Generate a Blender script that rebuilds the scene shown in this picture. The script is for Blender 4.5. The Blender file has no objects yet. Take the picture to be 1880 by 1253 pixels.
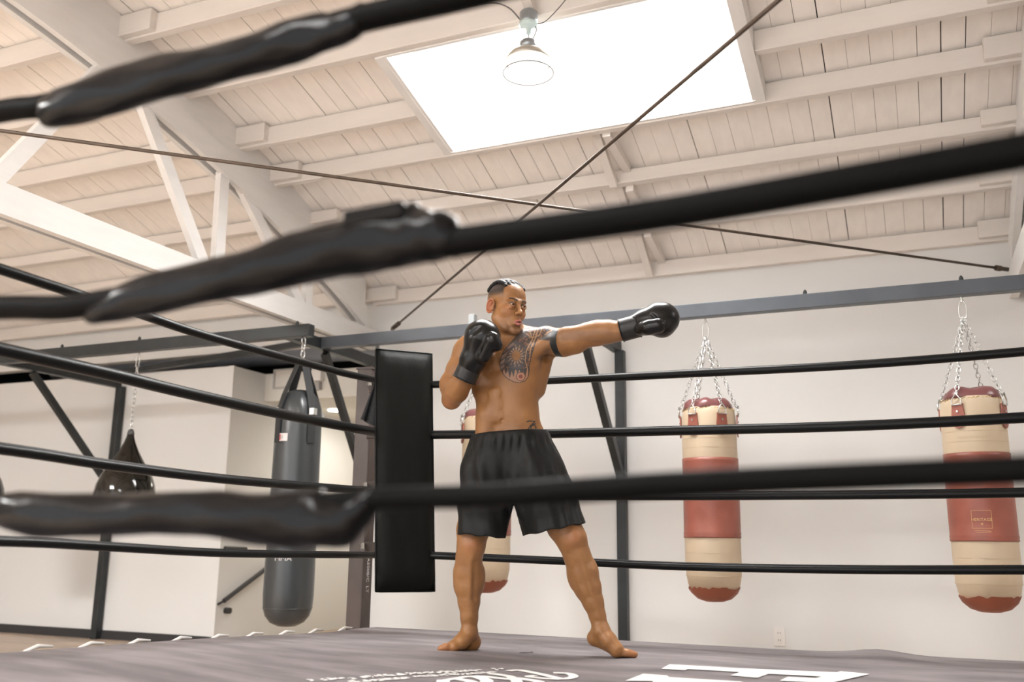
import bpy, bmesh, math, random
import numpy as np
from mathutils import Vector, Matrix
random.seed(7)
scn = bpy.context.scene
COL = scn.collection

# ------------------------------------------------------------------ camera
PP = np.array([940., 626.5]); FPX = 1703.; CAMH = 0.47
def _d(px):
    v = np.array([px[0]-PP[0], -(px[1]-PP[1]), -FPX]); return v/np.linalg.norm(v)
_Z = _d((1030, -7200)); _A = _d((-3110, 950))
_X = -(_A-_Z*(_A@_Z)); _X /= np.linalg.norm(_X); _Y = np.cross(_Z, _X)
RM = np.array([_X, _Y, _Z]); CP = np.array([0, 0, CAMH])
def ray(px): return RM@_d(px)
def at_z(px, py, z):
    r = ray((px, py)); return CP+r*(z-CAMH)/r[2]
def at_y(px, py, y):
    r = ray((px, py)); return CP+r*y/r[1]
def at_x(px, py, x):
    r = ray((px, py)); return CP+r*x/r[0]
def project(P):
    c = (np.asarray(P, float)-CP)@RM
    return np.stack([PP[0]+FPX*c[..., 0]/-c[..., 2], PP[1]-FPX*c[..., 1]/-c[..., 2]], -1)

cd = bpy.data.cameras.new('camera'); cam = bpy.data.objects.new('camera', cd); COL.objects.link(cam)
M4 = Matrix.Identity(4)
for i in range(3):
    for j in range(3): M4[i][j] = RM[i][j]
M4.translation = Vector((0, 0, CAMH)); cam.matrix_world = M4
cd.sensor_width = 36; cd.lens = FPX*36/1880; cd.clip_start = .05; cd.clip_end = 100
cd.dof.use_dof = True; cd.dof.focus_distance = 4.35; cd.dof.aperture_fstop = 1.75
scn.camera = cam

# ------------------------------------------------------------------ light
scn.view_settings.view_transform = 'Standard'; scn.view_settings.look = 'None'
scn.view_settings.gamma = 1; scn.view_settings.use_curve_mapping = False
scn.view_settings.exposure = 0.45
w = bpy.data.worlds.new('sky'); scn.world = w; w.use_nodes = True
bg = w.node_tree.nodes['Background']; bg.inputs[0].default_value = (.93, .96, 1, 1); bg.inputs[1].default_value = 1.5
def area(name, loc, rot, sx, sy, power, col=(1, .995, .985)):
    l = bpy.data.lights.new(name, 'AREA'); l.shape = 'RECTANGLE'; l.size = sx; l.size_y = sy
    l.energy = power; l.color = col
    o = bpy.data.objects.new(name, l); COL.objects.link(o); o.location = loc; o.rotation_euler = rot
    return o
# daylight at the roof openings; fill lamp at an added opening behind the camera
area('skylight_daylight', (-1.62, 4.62, 3.42), (-.27, 0, 0), 2.1, 1.1, 150)
area('skylight_daylight', (-1.62, -.95, 3.42), (.27, 0, 0), 2.1, 1.1, 150)
area('skylight_daylight', (-6.5, -.95, 3.42), (.27, 0, 0), 2.1, 1.1, 620)  # lamp over an added opening out of view, brightens the left partition
area('skylight_daylight', (3.2, 4.62, 3.42), (-.27, 0, 0), 2.1, 1.1, 120)
area('added_door_fill', (-2.2, -3.1, 1.1), (math.radians(90), 0, 0), 9.4, 2.8, 50, (1, .99, .98))
sl_ = bpy.data.lights.new('sun', 'SUN'); sl_.energy = 9.0; sl_.angle = .02; sl_.color = (1, .97, .92)
so_ = bpy.data.objects.new('sun', sl_); COL.objects.link(so_)      # sun added through the added door opening, so floor bounce brightens the ceiling
so_.rotation_euler = Vector((.15, .62, -.78)).to_track_quat('-Z', 'Y').to_euler()
area('corridor_lamp', (-4.7, 7.9, 1.68), (0, 0, 0), .6, .6, 12, (1, .93, .82))

# ------------------------------------------------------------------ helpers
def tag(o, label=None, cat=None, group=None, kind=None):
    if label: o['label'] = label
    if cat: o['category'] = cat
    if group: o['group'] = group
    if kind: o['kind'] = kind
    return o
def thing(name, label, cat, loc=(0, 0, 0), group=None):
    o = bpy.data.objects.new(name, None); COL.objects.link(o); o.location = loc
    o.empty_display_size = .05
    return tag(o, label, cat, group)
def mesh_obj(name, V, F, m, parent=None, smooth=False, mats=None, fm=None):
    me = bpy.data.meshes.new(name); V = np.asarray(V, float)
    loc = np.zeros(3)
    if parent is None and len(V):
        loc = np.array([(V[:, 0].min()+V[:, 0].max())/2, (V[:, 1].min()+V[:, 1].max())/2, V[:, 2].min()])
    elif parent is not None:
        loc = world_loc(parent)
    me.from_pydata((V-loc).tolist(), [], [list(map(int, f)) for f in F]); me.update()
    o = bpy.data.objects.new(name, me); COL.objects.link(o)
    if parent is not None: o.parent = parent
    else: o.location = loc
    for mm in (mats or [m]): me.materials.append(mm)
    if fm is not None: me.polygons.foreach_set('material_index', fm)
    if smooth: me.polygons.foreach_set('use_smooth', [True]*len(me.polygons))
    return o
def world_loc(o):
    l = np.zeros(3)
    while o is not None:
        l = l+np.array(o.location); o = o.parent
    return l
def norm(v):
    v = np.asarray(v, float); n = np.linalg.norm(v); return v/n if n else v
class MB:
    def __init__(s): s.v = []; s.f = []
    def add(s, V, F):
        n = len(s.v); s.v += [tuple(p) for p in V]; s.f += [[i+n for i in f] for f in F]; return s
    def box(s, a, b):
        (x0, y0, z0), (x1, y1, z1) = a, b
        V = [(x0, y0, z0), (x1, y0, z0), (x1, y1, z0), (x0, y1, z0), (x0, y0, z1), (x1, y0, z1), (x1, y1, z1), (x0, y1, z1)]
        return s.add(V, [(0, 3, 2, 1), (4, 5, 6, 7), (0, 1, 5, 4), (1, 2, 6, 5), (2, 3, 7, 6), (3, 0, 4, 7)])
    def bar(s, p, q, w, h, up=(0, 0, 1)):
        p = np.asarray(p, float); q = np.asarray(q, float); d = norm(q-p); u = np.asarray(up, float)
        sd = norm(np.cross(d, u)); uu = np.cross(sd, d)
        V = [c+sd*a*w/2+uu*b*h/2 for c in (p, q) for a, b in ((-1, -1), (1, -1), (1, 1), (-1, 1))]
        return s.add(V, [(0, 1, 2, 3), (7, 6, 5, 4), (0, 4, 5, 1), (1, 5, 6, 2), (2, 6, 7, 3), (3, 7, 4, 0)])
    def tube(s, pts, r, n=12, cap=True, closed=False, sq=1.0, ref=None):
        P = [np.asarray(p, float) for p in pts]; m = len(P)
        R = r if hasattr(r, '__len__') else [r]*m
        V = []; F = []; prev = None
        for i in range(m):
            a = P[i-1] if (i or closed) else P[i]; b = P[(i+1) % m] if (i < m-1 or closed) else P[i]
            t = norm(b-a)
            if prev is None:
                rf = np.array(ref if ref is not None else ((0, 0, 1) if abs(t[2]) < .9 else (1, 0, 0)), float)
                x = norm(np.cross(t, rf))
            else: x = norm(prev-t*(prev@t))
            prev = x; y = np.cross(t, x)
            for k in range(n):
                a_ = 2*math.pi*k/n; V.append(P[i]+(x*math.cos(a_)+y*math.sin(a_)*sq)*R[i])
        for i in range(m if closed else m-1):
            j = (i+1) % m
            for k in range(n):
                F.append((i*n+k, i*n+(k+1) % n, j*n+(k+1) % n, j*n+k))
        if cap and not closed: F += [tuple(range(n-1, -1, -1)), tuple(range((m-1)*n, m*n))]
        return s.add(V, F)
    def lathe(s, prof, c=(0, 0, 0), n=32, fn=None):
        V = []; F = []
        for i, (r, z) in enumerate(prof):
            for k in range(n):
                a = 2*math.pi*k/n; rr, zz = (r, z) if fn is None else fn(r, z, a)
                V.append((c[0]+rr*math.cos(a), c[1]+rr*math.sin(a), c[2]+zz))
        for i in range(len(prof)-1):
            for k in range(n): F.append((i*n+k, i*n+(k+1) % n, (i+1)*n+(k+1) % n, (i+1)*n+k))
        F += [tuple(range(n-1, -1, -1)), tuple(range((len(prof)-1)*n, len(prof)*n))]
        return s.add(V, F)
    def ribbon(s, pts, wv, t=.004):
        # flat strap along pts, width vector wv (constant), thickness t
        P = [np.asarray(p, float) for p in pts]; wv = np.asarray(wv, float); V = []; F = []
        for i, p in enumerate(P):
            d = norm(P[min(i+1, len(P)-1)]-P[max(i-1, 0)]); nn = norm(np.cross(d, wv))*t/2
            V += [p-wv/2-nn, p+wv/2-nn, p+wv/2+nn, p-wv/2+nn]
        for i in range(len(P)-1):
            for k in range(4): F.append((i*4+k, i*4+(k+1) % 4, i*4+4+(k+1) % 4, i*4+4+k))
        F += [(3, 2, 1, 0), tuple(range(len(V)-4, len(V)))]
        return s.add(V, F)
    def build(s, name, m, parent=None, smooth=False, mats=None, fm=None):
        return mesh_obj(name, s.v, s.f, m, parent, smooth, mats, fm)
def bevel(o, w=.003, seg=2):
    b = o.modifiers.new('bevel', 'BEVEL'); b.width = w; b.segments = seg; b.limit_method = 'ANGLE'; b.angle_limit = .6
    return o

def mat(name, col, rough=.6, metal=0, spec=.5, bump=0, bscale=40, var=0, vscale=3, stretch=None, coat=0, sss=0, attr=None, emit=None, col2=None):
    m = bpy.data.materials.new(name); m.use_nodes = True; nt = m.node_tree; b = nt.nodes['Principled BSDF']
    b.inputs['Base Color'].default_value = (*col, 1); b.inputs['Roughness'].default_value = rough
    b.inputs['Metallic'].default_value = metal; b.inputs['Specular IOR Level'].default_value = spec
    b.inputs['Coat Weight'].default_value = coat; b.inputs['Coat Roughness'].default_value = .15
    if sss:
        b.inputs['Subsurface Weight'].default_value = sss; b.inputs['Subsurface Radius'].default_value = (.02, .008, .004)
        b.inputs['Subsurface Scale'].default_value = 1
    tc = nt.nodes.new('ShaderNodeTexCoord'); src = tc.outputs['Object']
    if stretch:
        mp = nt.nodes.new('ShaderNodeMapping'); mp.inputs['Scale'].default_value = stretch
        nt.links.new(src, mp.inputs[0]); src = mp.outputs[0]
    cout = None
    if attr:
        at = nt.nodes.new('ShaderNodeAttribute'); at.attribute_name = attr; cout = at.outputs['Color']
        nt.links.new(cout, b.inputs['Base Color'])
    if var:
        n = nt.nodes.new('ShaderNodeTexNoise'); n.inputs['Scale'].default_value = vscale; n.inputs['Detail'].default_value = 5
        nt.links.new(src, n.inputs['Vector'])
        mx = nt.nodes.new('ShaderNodeMix'); mx.data_type = 'RGBA'
        rp = nt.nodes.new('ShaderNodeMapRange'); rp.inputs[1].default_value = .35; rp.inputs[2].default_value = .65
        nt.links.new(n.outputs['Fac'], rp.inputs[0]); nt.links.new(rp.outputs[0], mx.inputs['Factor'])
        c2 = col2 or tuple(c*(1-var) for c in col)
        mx.inputs['A'].default_value = (*col, 1); mx.inputs['B'].default_value = (*c2, 1)
        if cout is not None:
            mx.blend_type = 'MULTIPLY'; nt.links.new(cout, mx.inputs['A']); mx.inputs['B'].default_value = (1-var, 1-var*1.1, 1-var*1.1, 1)
        nt.links.new(mx.outputs['Result'], b.inputs['Base Color'])
    if bump:
        n2 = nt.nodes.new('ShaderNodeTexNoise'); n2.inputs['Scale'].default_value = bscale; n2.inputs['Detail'].default_value = 6
        nt.links.new(src, n2.inputs['Vector'])
        bp = nt.nodes.new('ShaderNodeBump'); bp.inputs['Strength'].default_value = bump; bp.inputs['Distance'].default_value = .01
        nt.links.new(n2.outputs['Fac'], bp.inputs['Height']); nt.links.new(bp.outputs[0], b.inputs['Normal'])
    if emit:
        b.inputs['Emission Color'].default_value = (*col, 1); b.inputs['Emission Strength'].default_value = emit
    return m
M = dict(
 wall=mat('painted_wall', (.735, .73, .715), .75, bump=.05, bscale=60, var=.02, vscale=1.5),
 wall_in=mat('corridor_paint', (.72, .69, .63), .75, bump=.05, bscale=60),
 roofpaint=mat('painted_roof_boards', (.95, .90, .85), .55, bump=.12, bscale=14, var=.05, vscale=6, stretch=(3, .6, 3)),
 beampaint=mat('painted_beam', (.77, .72, .67), .5, bump=.1, bscale=12, var=.04, vscale=5, stretch=(.6, 3, 3)),
 trusspaint=mat('painted_truss', (.80, .785, .765), .5, bump=.12, bscale=16, var=.04, vscale=7, stretch=(3, .6, 3)),
 dark=mat('roof_gap_dark', (.03, .025, .02), .9),
 void=mat('void_shade', (.012, .012, .012), .95),  # near-black colour stands for the unlit void over the partition
 floor=mat('warm_floor', (.55, .43, .33), .4, bump=.05, bscale=8, var=.25, vscale=2, stretch=(1, 6, 1)),
 blackbase=mat('black_baseboard', (.03, .03, .032), .45),
 steel=mat('black_steel', (.035, .04, .042), .42, metal=.3, bump=.06, bscale=50, var=.25, vscale=8),
 steelgrey=mat('grey_steel_face', (.085, .095, .11), .4, metal=.3, bump=.05, bscale=50, var=.2, vscale=5),
 poststeel=mat('mill_steel', (.075, .057, .050), .45, metal=.25, bump=.12, bscale=30, var=.35, vscale=9, stretch=(1, 1, .3)),
 chrome=mat('zinc_chain', (.62, .63, .62), .25, metal=1),
 rope=mat('rope_cover', (.0035, .004, .004), .38, spec=.22, bump=.05, bscale=25),
 wrap=mat('rope_wrap_vinyl', (.0030, .0030, .0035), .2, spec=.16, bump=.35, bscale=9),
 nearrope=mat('rope_cover_matte', (.003, .003, .003), .5, spec=.05, bump=.05, bscale=25),
 pad=mat('pad_vinyl', (.006, .0065, .0055), .55, spec=.12, bump=.15, bscale=22, stretch=(2, 2, .7)),
 canvas=mat('ring_canvas', (.215, .19, .195), .8, bump=.45, bscale=7, var=.42, vscale=3.0, stretch=(.8, 2.6, 1)),
 apron=mat('ring_apron', (.12, .11, .115), .8),
 print=mat('white_print', (.78, .77, .75), .7, var=.05, vscale=20),
 greyprint=mat('grey_print', (.15, .13, .14), .8),
 lace=mat('white_lace', (.75, .73, .70), .8),
 tan=mat('tan_canvas', (.57, .455, .32), .5, bump=.08, bscale=30, var=.12, vscale=4),
 red=mat('red_leather', (.33, .10, .068), .42, bump=.1, bscale=35, var=.25, vscale=6),
 redcap=mat('red_leather_cap', (.30, .08, .04), .5, bump=.1, bscale=35, var=.2, vscale=6),
 plum=mat('plum_leather', (.20, .075, .075), .3, bump=.08, bscale=25, var=.2, vscale=7),
 gold=mat('gold_print', (.72, .45, .2), .5),
 stitch=mat('stitch_cord', (.45, .32, .15), .7),
 tanprint=mat('faded_print', (.48, .36, .23), .6),
 blackvinyl=mat('black_vinyl', (.035, .04, .043), .3, spec=.6, bump=.05, bscale=12),
 gloss=mat('glossy_black_vinyl', (.008, .007, .005), .10, spec=.5, bump=.12, bscale=9),
 webbing=mat('black_webbing', (.022, .024, .025), .6, bump=.1, bscale=90),
 label=mat('white_label', (.62, .58, .57), .5),
 labelred=mat('red_label_print', (.55, .10, .09), .5),
 cloth=mat('black_cloth', (.014, .016, .018), .85, bump=.2, bscale=30),
 plate=mat('outlet_plastic', (.80, .77, .74), .35),
 slot=mat('outlet_slot', (.06, .06, .06), .5),
 galv=mat('galvanised', (.35, .38, .40), .35, metal=.7),
 rod=mat('rusty_rod', (.11, .08, .06), .5, metal=.5, var=.3, vscale=20),
 cable=mat('grey_cable', (.16, .15, .15), .5),
 duct=mat('grey_duct', (.32, .31, .32), .5, metal=.2),
 acrylic=mat('white_acrylic', (.9, .9, .9), .5),
 lampon=mat('recessed_lamp', (1, .98, .92), .5, emit=5),
)
# ------------------------------------------------------------------ setting
FZ = -.40                      # room floor, below the ring canvas (z = 0)
YW = 6.45; YF = -2.9; XL = -12.5; XR = 6.0
def zr(y): return 3.585-(y-1.8)**2/20      # underside of the curved roof deck
ST = 'structure'
def struct(name, mb, m, bev=None):
    o = mb.build(name, m); tag(o, kind=ST); return o
struct('floor', MB().box((XL, YF-.1, FZ-.1), (XR, 9.2, FZ)), M['floor'])
mw = MB(); mw.box((-3.97, YW, FZ), (XR, YW+.15, 2.62)); struct('wall_back', mw, M['wall'])
mw = MB(); mw.box((XL, YW, FZ), (-5.46, YW+.12, 1.975)); mw.box((-5.58, YW+.12, FZ), (-5.46, 9.0, 1.975)); struct('wall_left_partition', mw, M['wall'])
mw = MB(); mw.box((XL, YW, 2.10), (-3.97, YW+.1, 2.62)); struct('wall_back_upper', mw, M['wall'])
struct('trim_partition_corner', MB().box((-5.50, YW-.012, FZ), (-5.445, YW, 1.975)), M['wall'])
mw = MB(); mw.box((-5.46, 6.9, 1.72), (-3.97, 7.0, 1.975)); mw.box((-3.97, YW+.15, FZ), (-3.85, 9.0, 1.975)); mw.box((-5.58, 8.9, FZ), (-3.9, 9.0, 1.9)); struct('wall_corridor', mw, M['wall_in'])
struct('ceiling_corridor', MB().box((-5.46, 7.0, 1.72), (-3.97, 8.9, 1.80)), M['wall_in'])
mw = MB(); mw.box((XL, 9.0, 1.0), (-3.8, 9.1, 3.2)); mw.box((XL, YW+.12, 1.90), (-5.58, 9.0, 1.95)); mw.box((XL, YW+.1, 2.8), (-3.8, 9.1, 2.85)); mw.box((-3.96, YW+.16, 1.99), (-3.9, 9.0, 2.8)); struct('wall_void_shade', mw, M['void'])  # black sheets put in as the shade of the void above the partition
struct('baseboard_left', MB().box((XL, YW-.02, FZ), (-5.46, YW, FZ+.075)), M['blackbase'])
mw = MB(); mw.box((XL, YF-.15, FZ), (-7.0, YF, 3.0)); mw.box((2.6, YF-.15, FZ), (XR, YF, 3.0)); mw.box((-7.0, YF-.15, 2.55), (2.6, YF, 3.0)); struct('wall_front', mw, M['wall'])  # door opening added in this unseen wall to let light in
mw = MB(); mw.box((XR, YF, FZ), (XR+.15, YW, 3.7)); struct('wall_right', mw, M['wall'])
mw = MB(); mw.box((XL-.15, YF, FZ), (XL, 9.1, 3.7)); struct('wall_left', mw, M['wall'])
# roof deck: individual painted boards running down the curve
OPEN = [(-2.60, -.66, 4.125, 5.017), (-2.60, -.66, -1.417, -.525), (2.2, 4.1, 4.125, 5.017), (-7.5, -5.5, -1.417, -.525)]  # last opening is added, out of view, to light the left partition
deck = MB(); ys = [YF-.1+i*(6.62-YF+.1)/34 for i in range(35)]
x = XL; rnd = random.Random(3)
while x < XR:
    wd = .1175; gap = rnd.choice([.0015, .002, .003, .005, .0015, .006]); x1 = x+wd-gap; dz = rnd.uniform(-.002, .002)
    segs = [ys]
    for (a, b, c, d) in OPEN:
        if x1 > a and x < b:
            ns = []
            for sg in segs:
                lo = [y for y in sg if y < c]; hi = [y for y in sg if y > d]
                if len(lo) and len(hi): ns += [lo+[c], [d]+hi]
                else: ns.append(sg)
            segs = ns
    for sg in segs:
        V = []; F = []
        for y in sg:
            for xx, zz in ((x, 0), (x1, 0), (x1, .02), (x, .02)): V.append((xx, y, zr(y)+zz+dz))
        for i in range(len(sg)-1):
            for k in range(4): F.append((i*4+k, i*4+(k+1) % 4, i*4+4+(k+1) % 4, i*4+4+k))
        F += [(3, 2, 1, 0), tuple(range(len(V)-4, len(V)))]
        deck.add(V, F)
    x += wd
struct('ceiling', deck, M['roofpaint'])
outer = MB()
for (xa, xb) in ((XL-.2, -7.5), (-7.5, -5.5), (-5.5, -2.60), (-2.60, -.66), (-.66, 2.2), (2.2, 4.1), (4.1, XR+.2)):
    for i in range(len(ys)-1):
        y0, y1 = ys[i], ys[i+1]; parts = [(y0, y1)]
        for (a, b, c, d) in OPEN:
            if abs(a-xa) < .01:
                np_ = []
                for (p, q) in parts:
                    if q <= c or p >= d: np_.append((p, q))
                    else:
                        if p < c: np_.append((p, c))
                        if q > d: np_.append((d, q))
                parts = np_
        for (p, q) in parts:
            outer.add([(xa, p, zr(p)+.03), (xb, p, zr(p)+.03), (xb, q, zr(q)+.03), (xa, q, zr(q)+.03), (xa, p, zr(p)+.06), (xb, p, zr(p)+.06), (xb, q, zr(q)+.06), (xa, q, zr(q)+.06)],
                      [(0, 3, 2, 1), (4, 5, 6, 7), (0, 1, 5, 4), (1, 2, 6, 5), (2, 3, 7, 6), (3, 0, 4, 7)])
struct('ceiling_dark_backing', outer, M['dark'])  # dark sheet put behind the boards so the gaps between them look dark
# skylight: boxed timber trims between the roof beams, white curb above
def skylight(n, a, b, c, d):
    r = bpy.data.objects.new('window_%d' % n, None); COL.objects.link(r); r.location = (a, c, zr(c)); tag(r, kind=ST)
    t = MB(); zc_, zd_ = zr(c), zr(d)
    for xa, xb in ((a, a+.022), (b-.022, b)):
        t.add([(xa, c, zc_-.15), (xb, c, zc_-.15), (xb, d, zd_-.13), (xa, d, zd_-.13), (xa, c, zc_+.12), (xb, c, zc_+.12), (xb, d, zd_+.12), (xa, d, zd_+.12)],
              [(0, 3, 2, 1), (4, 5, 6, 7), (0, 1, 5, 4), (1, 2, 6, 5), (2, 3, 7, 6), (3, 0, 4, 7)])
    for xa, xb in ((a-.05, a+.001), (b-.001, b+.05)):
        t.add([(xa, c, zc_-.155), (xb, c, zc_-.155), (xb, d, zd_-.135), (xa, d, zd_-.135), (xa, c, zc_-.01), (xb, c, zc_-.01), (xb, d, zd_-.01), (xa, d, zd_-.01)],
              [(0, 3, 2, 1), (4, 5, 6, 7), (0, 1, 5, 4), (1, 2, 6, 5), (2, 3, 7, 6), (3, 0, 4, 7)])
    t.box((a-.03, c-.001, zc_-.15), (b+.03, c+.02, zc_+.12)); t.box((a-.03, d-.02, zd_-.13), (b+.03, d+.001, zd_+.12))
    t.build('window_frame', M['trusspaint'], r)
def sun_block_pane(n, a, b, c, d):  # opaque cover over each opening, added to keep direct sun out
    m_ = MB(); P_ = []
    for (x_, y_) in ((a-.35, c-.35), (b+.35, c-.35), (b+.35, d+.35), (a-.35, d+.35)): P_.append((x_, y_, zr(y_)+.36))
    m_.add(P_+[(p_[0], p_[1], p_[2]+.01) for p_ in P_], [(0, 3, 2, 1), (4, 5, 6, 7), (0, 1, 5, 4), (1, 2, 6, 5), (2, 3, 7, 6), (3, 0, 4, 7)])
    struct('window_%d_pane' % n, m_, M['acrylic'])
    c_ = MB()      # curb walls carrying the pane
    for (xa, ya, xb, yb) in ((a-.35, c-.35, b+.35, c-.33), (a-.35, d+.33, b+.35, d+.35)): c_.box((xa, ya, zr(ya)+.06), (xb, yb, zr(ya)+.36))
    for xa in (a-.35, b+.33): c_.add([(xa, c-.35, zr(c-.35)+.06), (xa+.02, c-.35, zr(c-.35)+.06), (xa+.02, d+.35, zr(d+.35)+.06), (xa, d+.35, zr(d+.35)+.06), (xa, c-.35, zr(c-.35)+.36), (xa+.02, c-.35, zr(c-.35)+.36), (xa+.02, d+.35, zr(d+.35)+.36), (xa, d+.35, zr(d+.35)+.36)], [(0, 3, 2, 1), (4, 5, 6, 7), (0, 1, 5, 4), (1, 2, 6, 5), (2, 3, 7, 6), (3, 0, 4, 7)])
    struct('window_%d_curb' % n, c_, M['trusspaint'])
for k_, op_ in enumerate(OPEN): sun_block_pane(k_+1, *op_)
skylight(1, *OPEN[0]); skylight(2, *OPEN[1]); skylight(3, *OPEN[2]); skylight(4, *OPEN[3])

# roof beams (purlins), lapped over the trusses
PY = [2.66, 3.12, 3.59, 4.075, 4.632, 5.017, 5.513, 5.95, 6.40]
ORD = ['the ninth up from the back wall', 'the eighth up from the back wall', 'the seventh up from the back wall', 'above the upper edge of the skylight', 'stopping at the sides of the skylight', 'along the lower edge of the skylight', 'next below the skylight', 'second below the skylight', 'resting against the top of the back wall']
BAY = [(-8.95, -3.78, -.047, 'left bay'), (-4.02, .75, 0, 'middle bay'), (.50, 5.9, -.047, 'right bay')]
for i, y in enumerate(PY):
    for bi, (xa, xb, dy, bn) in enumerate(BAY):
        yy = y+dy; m = MB(); dp = .155 if i == 3 else (.12 if i == 6 else .14)
        th = .055 if i != 6 else .075
        rng = [(xa, xb)]
        if i == 4 and bi == 1: rng = [(xa, -2.65), (-.61, xb)]
        if i == 4 and bi == 2: rng = [(xa, 2.15), (4.15, xb)]
        for (p, q) in rng: m.box((p, yy, zr(yy)-dp), (q, yy+th, zr(yy+th)-.002))
        o = m.build('roof_beam', M['beampaint']); bevel(o, .004, 1)
        tag(o, 'cream painted roof beam of the %s, %s' % (bn, ORD[i]), 'roof beam', 'cream painted beams under the roof boards')
        o['kind'] = ST
# cross bridging between beams at mid bay
BR = ['between the two beams just above the lamp', 'just below the lower edge of the skylight', 'second pair below the skylight', 'third pair below the skylight, nearest the back wall']
for k, (ia, ib) in enumerate(((2, 3), (5, 6), (6, 7), (7, 8))):
    t = thing('cross_bridging', 'pair of crossed cream wooden struts %s' % BR[k], 'wooden struts', (-1.62, PY[ia], zr(PY[ia])-.14), 'crossed struts between the roof beams')
    t['kind'] = ST
    ya, yb = PY[ia]+.05, PY[ib]
    MB().bar((-1.66, ya, zr(ya)-.02), (-1.66, yb, zr(yb)-.13), .05, .045, (0, 0, 1)).build('strut', M['beampaint'], t)
    MB().bar((-1.57, ya, zr(ya)-.125), (-1.57, yb, zr(yb)-.03), .05, .045, (0, 0, 1)).build('strut', M['beampaint'], t)

# bowstring trusses
def zl(y): return 3.18-(y-1.8)**2/20
WEBS = [((-20, 345), (196, 122)), ((376, 482), (268, 190)), ((404, 478), (414, 318)), ((556, 560), (446, 338)), ((568, 578), (569, 505))]
def truss(xt, label):
    t = thing('roof_truss', label, 'roof truss', (xt, 6.3, 2.02), 'painted bowstring roof trusses'); t['kind'] = ST
    for dx in (.0, -.085):
        MB().box((xt-.05+dx, YF, 2.015), (xt+dx, YW-.01, 2.175)).build('bottom_chord', M['trusspaint'], t)
    yy = [YF+.25+i*(YW-.18-YF-.25)/40 for i in range(41)]
    for dx in (.0, -.085):
        m = MB(); V = []; F = []
        for y in yy:
            for xx, zz in ((xt-.04+dx, zl(y)), (xt+dx, zl(y)), (xt+dx, zl(y)+.17), (xt-.04+dx, zl(y)+.17)): V.append((xx, y, zz))
        for i in range(len(yy)-1):
            for k in range(4): F.append((i*4+k, i*4+(k+1) % 4, i*4+4+(k+1) % 4, i*4+4+k))
        F += [(3, 2, 1, 0), tuple(range(len(V)-4, len(V)))]
        m.add(V, F).build('top_chord', M['trusspaint'], t)
    m = MB(); V = []; F = []
    for y in yy:
        for xx, zz in ((xt-.10, zl(y)+.171), (xt-.012, zl(y)+.171), (xt-.012, zr(y)-.003), (xt-.10, zr(y)-.003)): V.append((xx, y, zz))
    for i in range(len(yy)-1):
        for k in range(4): F.append((i*4+k, i*4+(k+1) % 4, i*4+4+(k+1) % 4, i*4+4+k))
    F += [(3, 2, 1, 0), tuple(range(len(V)-4, len(V)))]
    m.add(V, F).build('rafter', M['trusspaint'], t)
    for (p, q) in WEBS:
        a = at_x(*p, -4.02); b = at_x(*q, -4.02)
        a = (xt-.0425, a[1], a[2]); b = (xt-.0425, b[1], b[2])
        MB().bar(a, b, .044, .085, (0, 1, 0) if abs(a[1]-b[1]) < .3 else (0, 0, 1)).build('web_strut', M['trusspaint'], t)
        am = (xt-.0425, 3.6-a[1], a[2]); bm = (xt-.0425, 3.6-b[1], b[2])
        MB().bar(am, bm, .044, .085, (0, 1, 0) if abs(a[1]-b[1]) < .3 else (0, 0, 1)).build('web_strut', M['trusspaint'], t)
    return t
truss(-4.0, 'white painted bowstring truss running to the left end of the back wall')
truss(-8.75, 'distant white truss at the far left edge of the view')
truss(.78, 'white truss just beyond the right edge of the view')

# recessed light, exit box, hand rail in the corridor, outlet
m = MB().lathe([(.001, 0), (.085, 0), (.085, .012), (.001, .012)], (-5.13, 7.6, 1.71), 28)
tag(m.build('recessed_light', M['lampon']), 'round white recessed light in the corridor ceiling left of the long black bag', 'ceiling light')
p = at_y(526, 696, 6.9)
t = thing('exit_box', 'faint grey framed box high on the corridor wall behind the long black bag', 'wall box', (p[0], 6.89, p[2]-.07))
m = MB(); m.box((p[0]-.13, 6.872, p[2]-.09), (p[0]+.13, 6.899, p[2]-.075)); m.box((p[0]-.13, 6.872, p[2]+.075), (p[0]+.13, 6.899, p[2]+.09)); m.box((p[0]-.13, 6.872, p[2]-.075), (p[0]-.115, 6.899, p[2]+.075)); m.box((p[0]+.115, 6.872, p[2]-.075), (p[0]+.13, 6.899, p[2]+.075))
m.build('frame', mat('grey_frame', (.45, .43, .4), .5), t)
MB().box((p[0]-.115, 6.885, p[2]-.075), (p[0]+.115, 6.899, p[2]+.075)).build('face', mat('box_face', (.68, .64, .58), .5), t)
p = at_y(587, 697, 6.9)
t = thing('emergency_light', 'small white emergency light box on the corridor wall right of the long black bag', 'emergency light', (p[0], 6.89, p[2]-.08))
MB().box((p[0]-.05, 6.84, p[2]-.02), (p[0]+.05, 6.899, p[2]+.12)).build('housing', M['plate'], t)
MB().box((p[0]-.03, 6.85, p[2]-.10), (p[0]+.03, 6.899, p[2]-.03)).build('lens', mat('lens_grey', (.4, .38, .36), .3), t)
a = at_x(411, 1104, -5.40); b = at_x(500, 1036, -5.40)
t = thing('handrail', 'black sloping handrail in the corridor behind the long black bag', 'handrail', tuple(a))
MB().tube([a, b], .02, 10).build('rail', M['blackbase'], t)
for q in (a, (a+b)/2): MB().tube([q, q+np.array([-.06, .0, -.03])], .01, 8).build('bracket', M['blackbase'], t)
pk = at_x(419, 1122, -5.43); tag(MB().tube([pk+np.array([-.03, 0, 0]), pk+np.array([.02, 0, 0])], .026, 16).build('rail_end_knob', M['blackbase']), 'small round black knob below the low end of the handrail', 'knob')
a = at_x(413, 1007, -5.44); b = at_x(452, 1008, -5.44)
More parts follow.
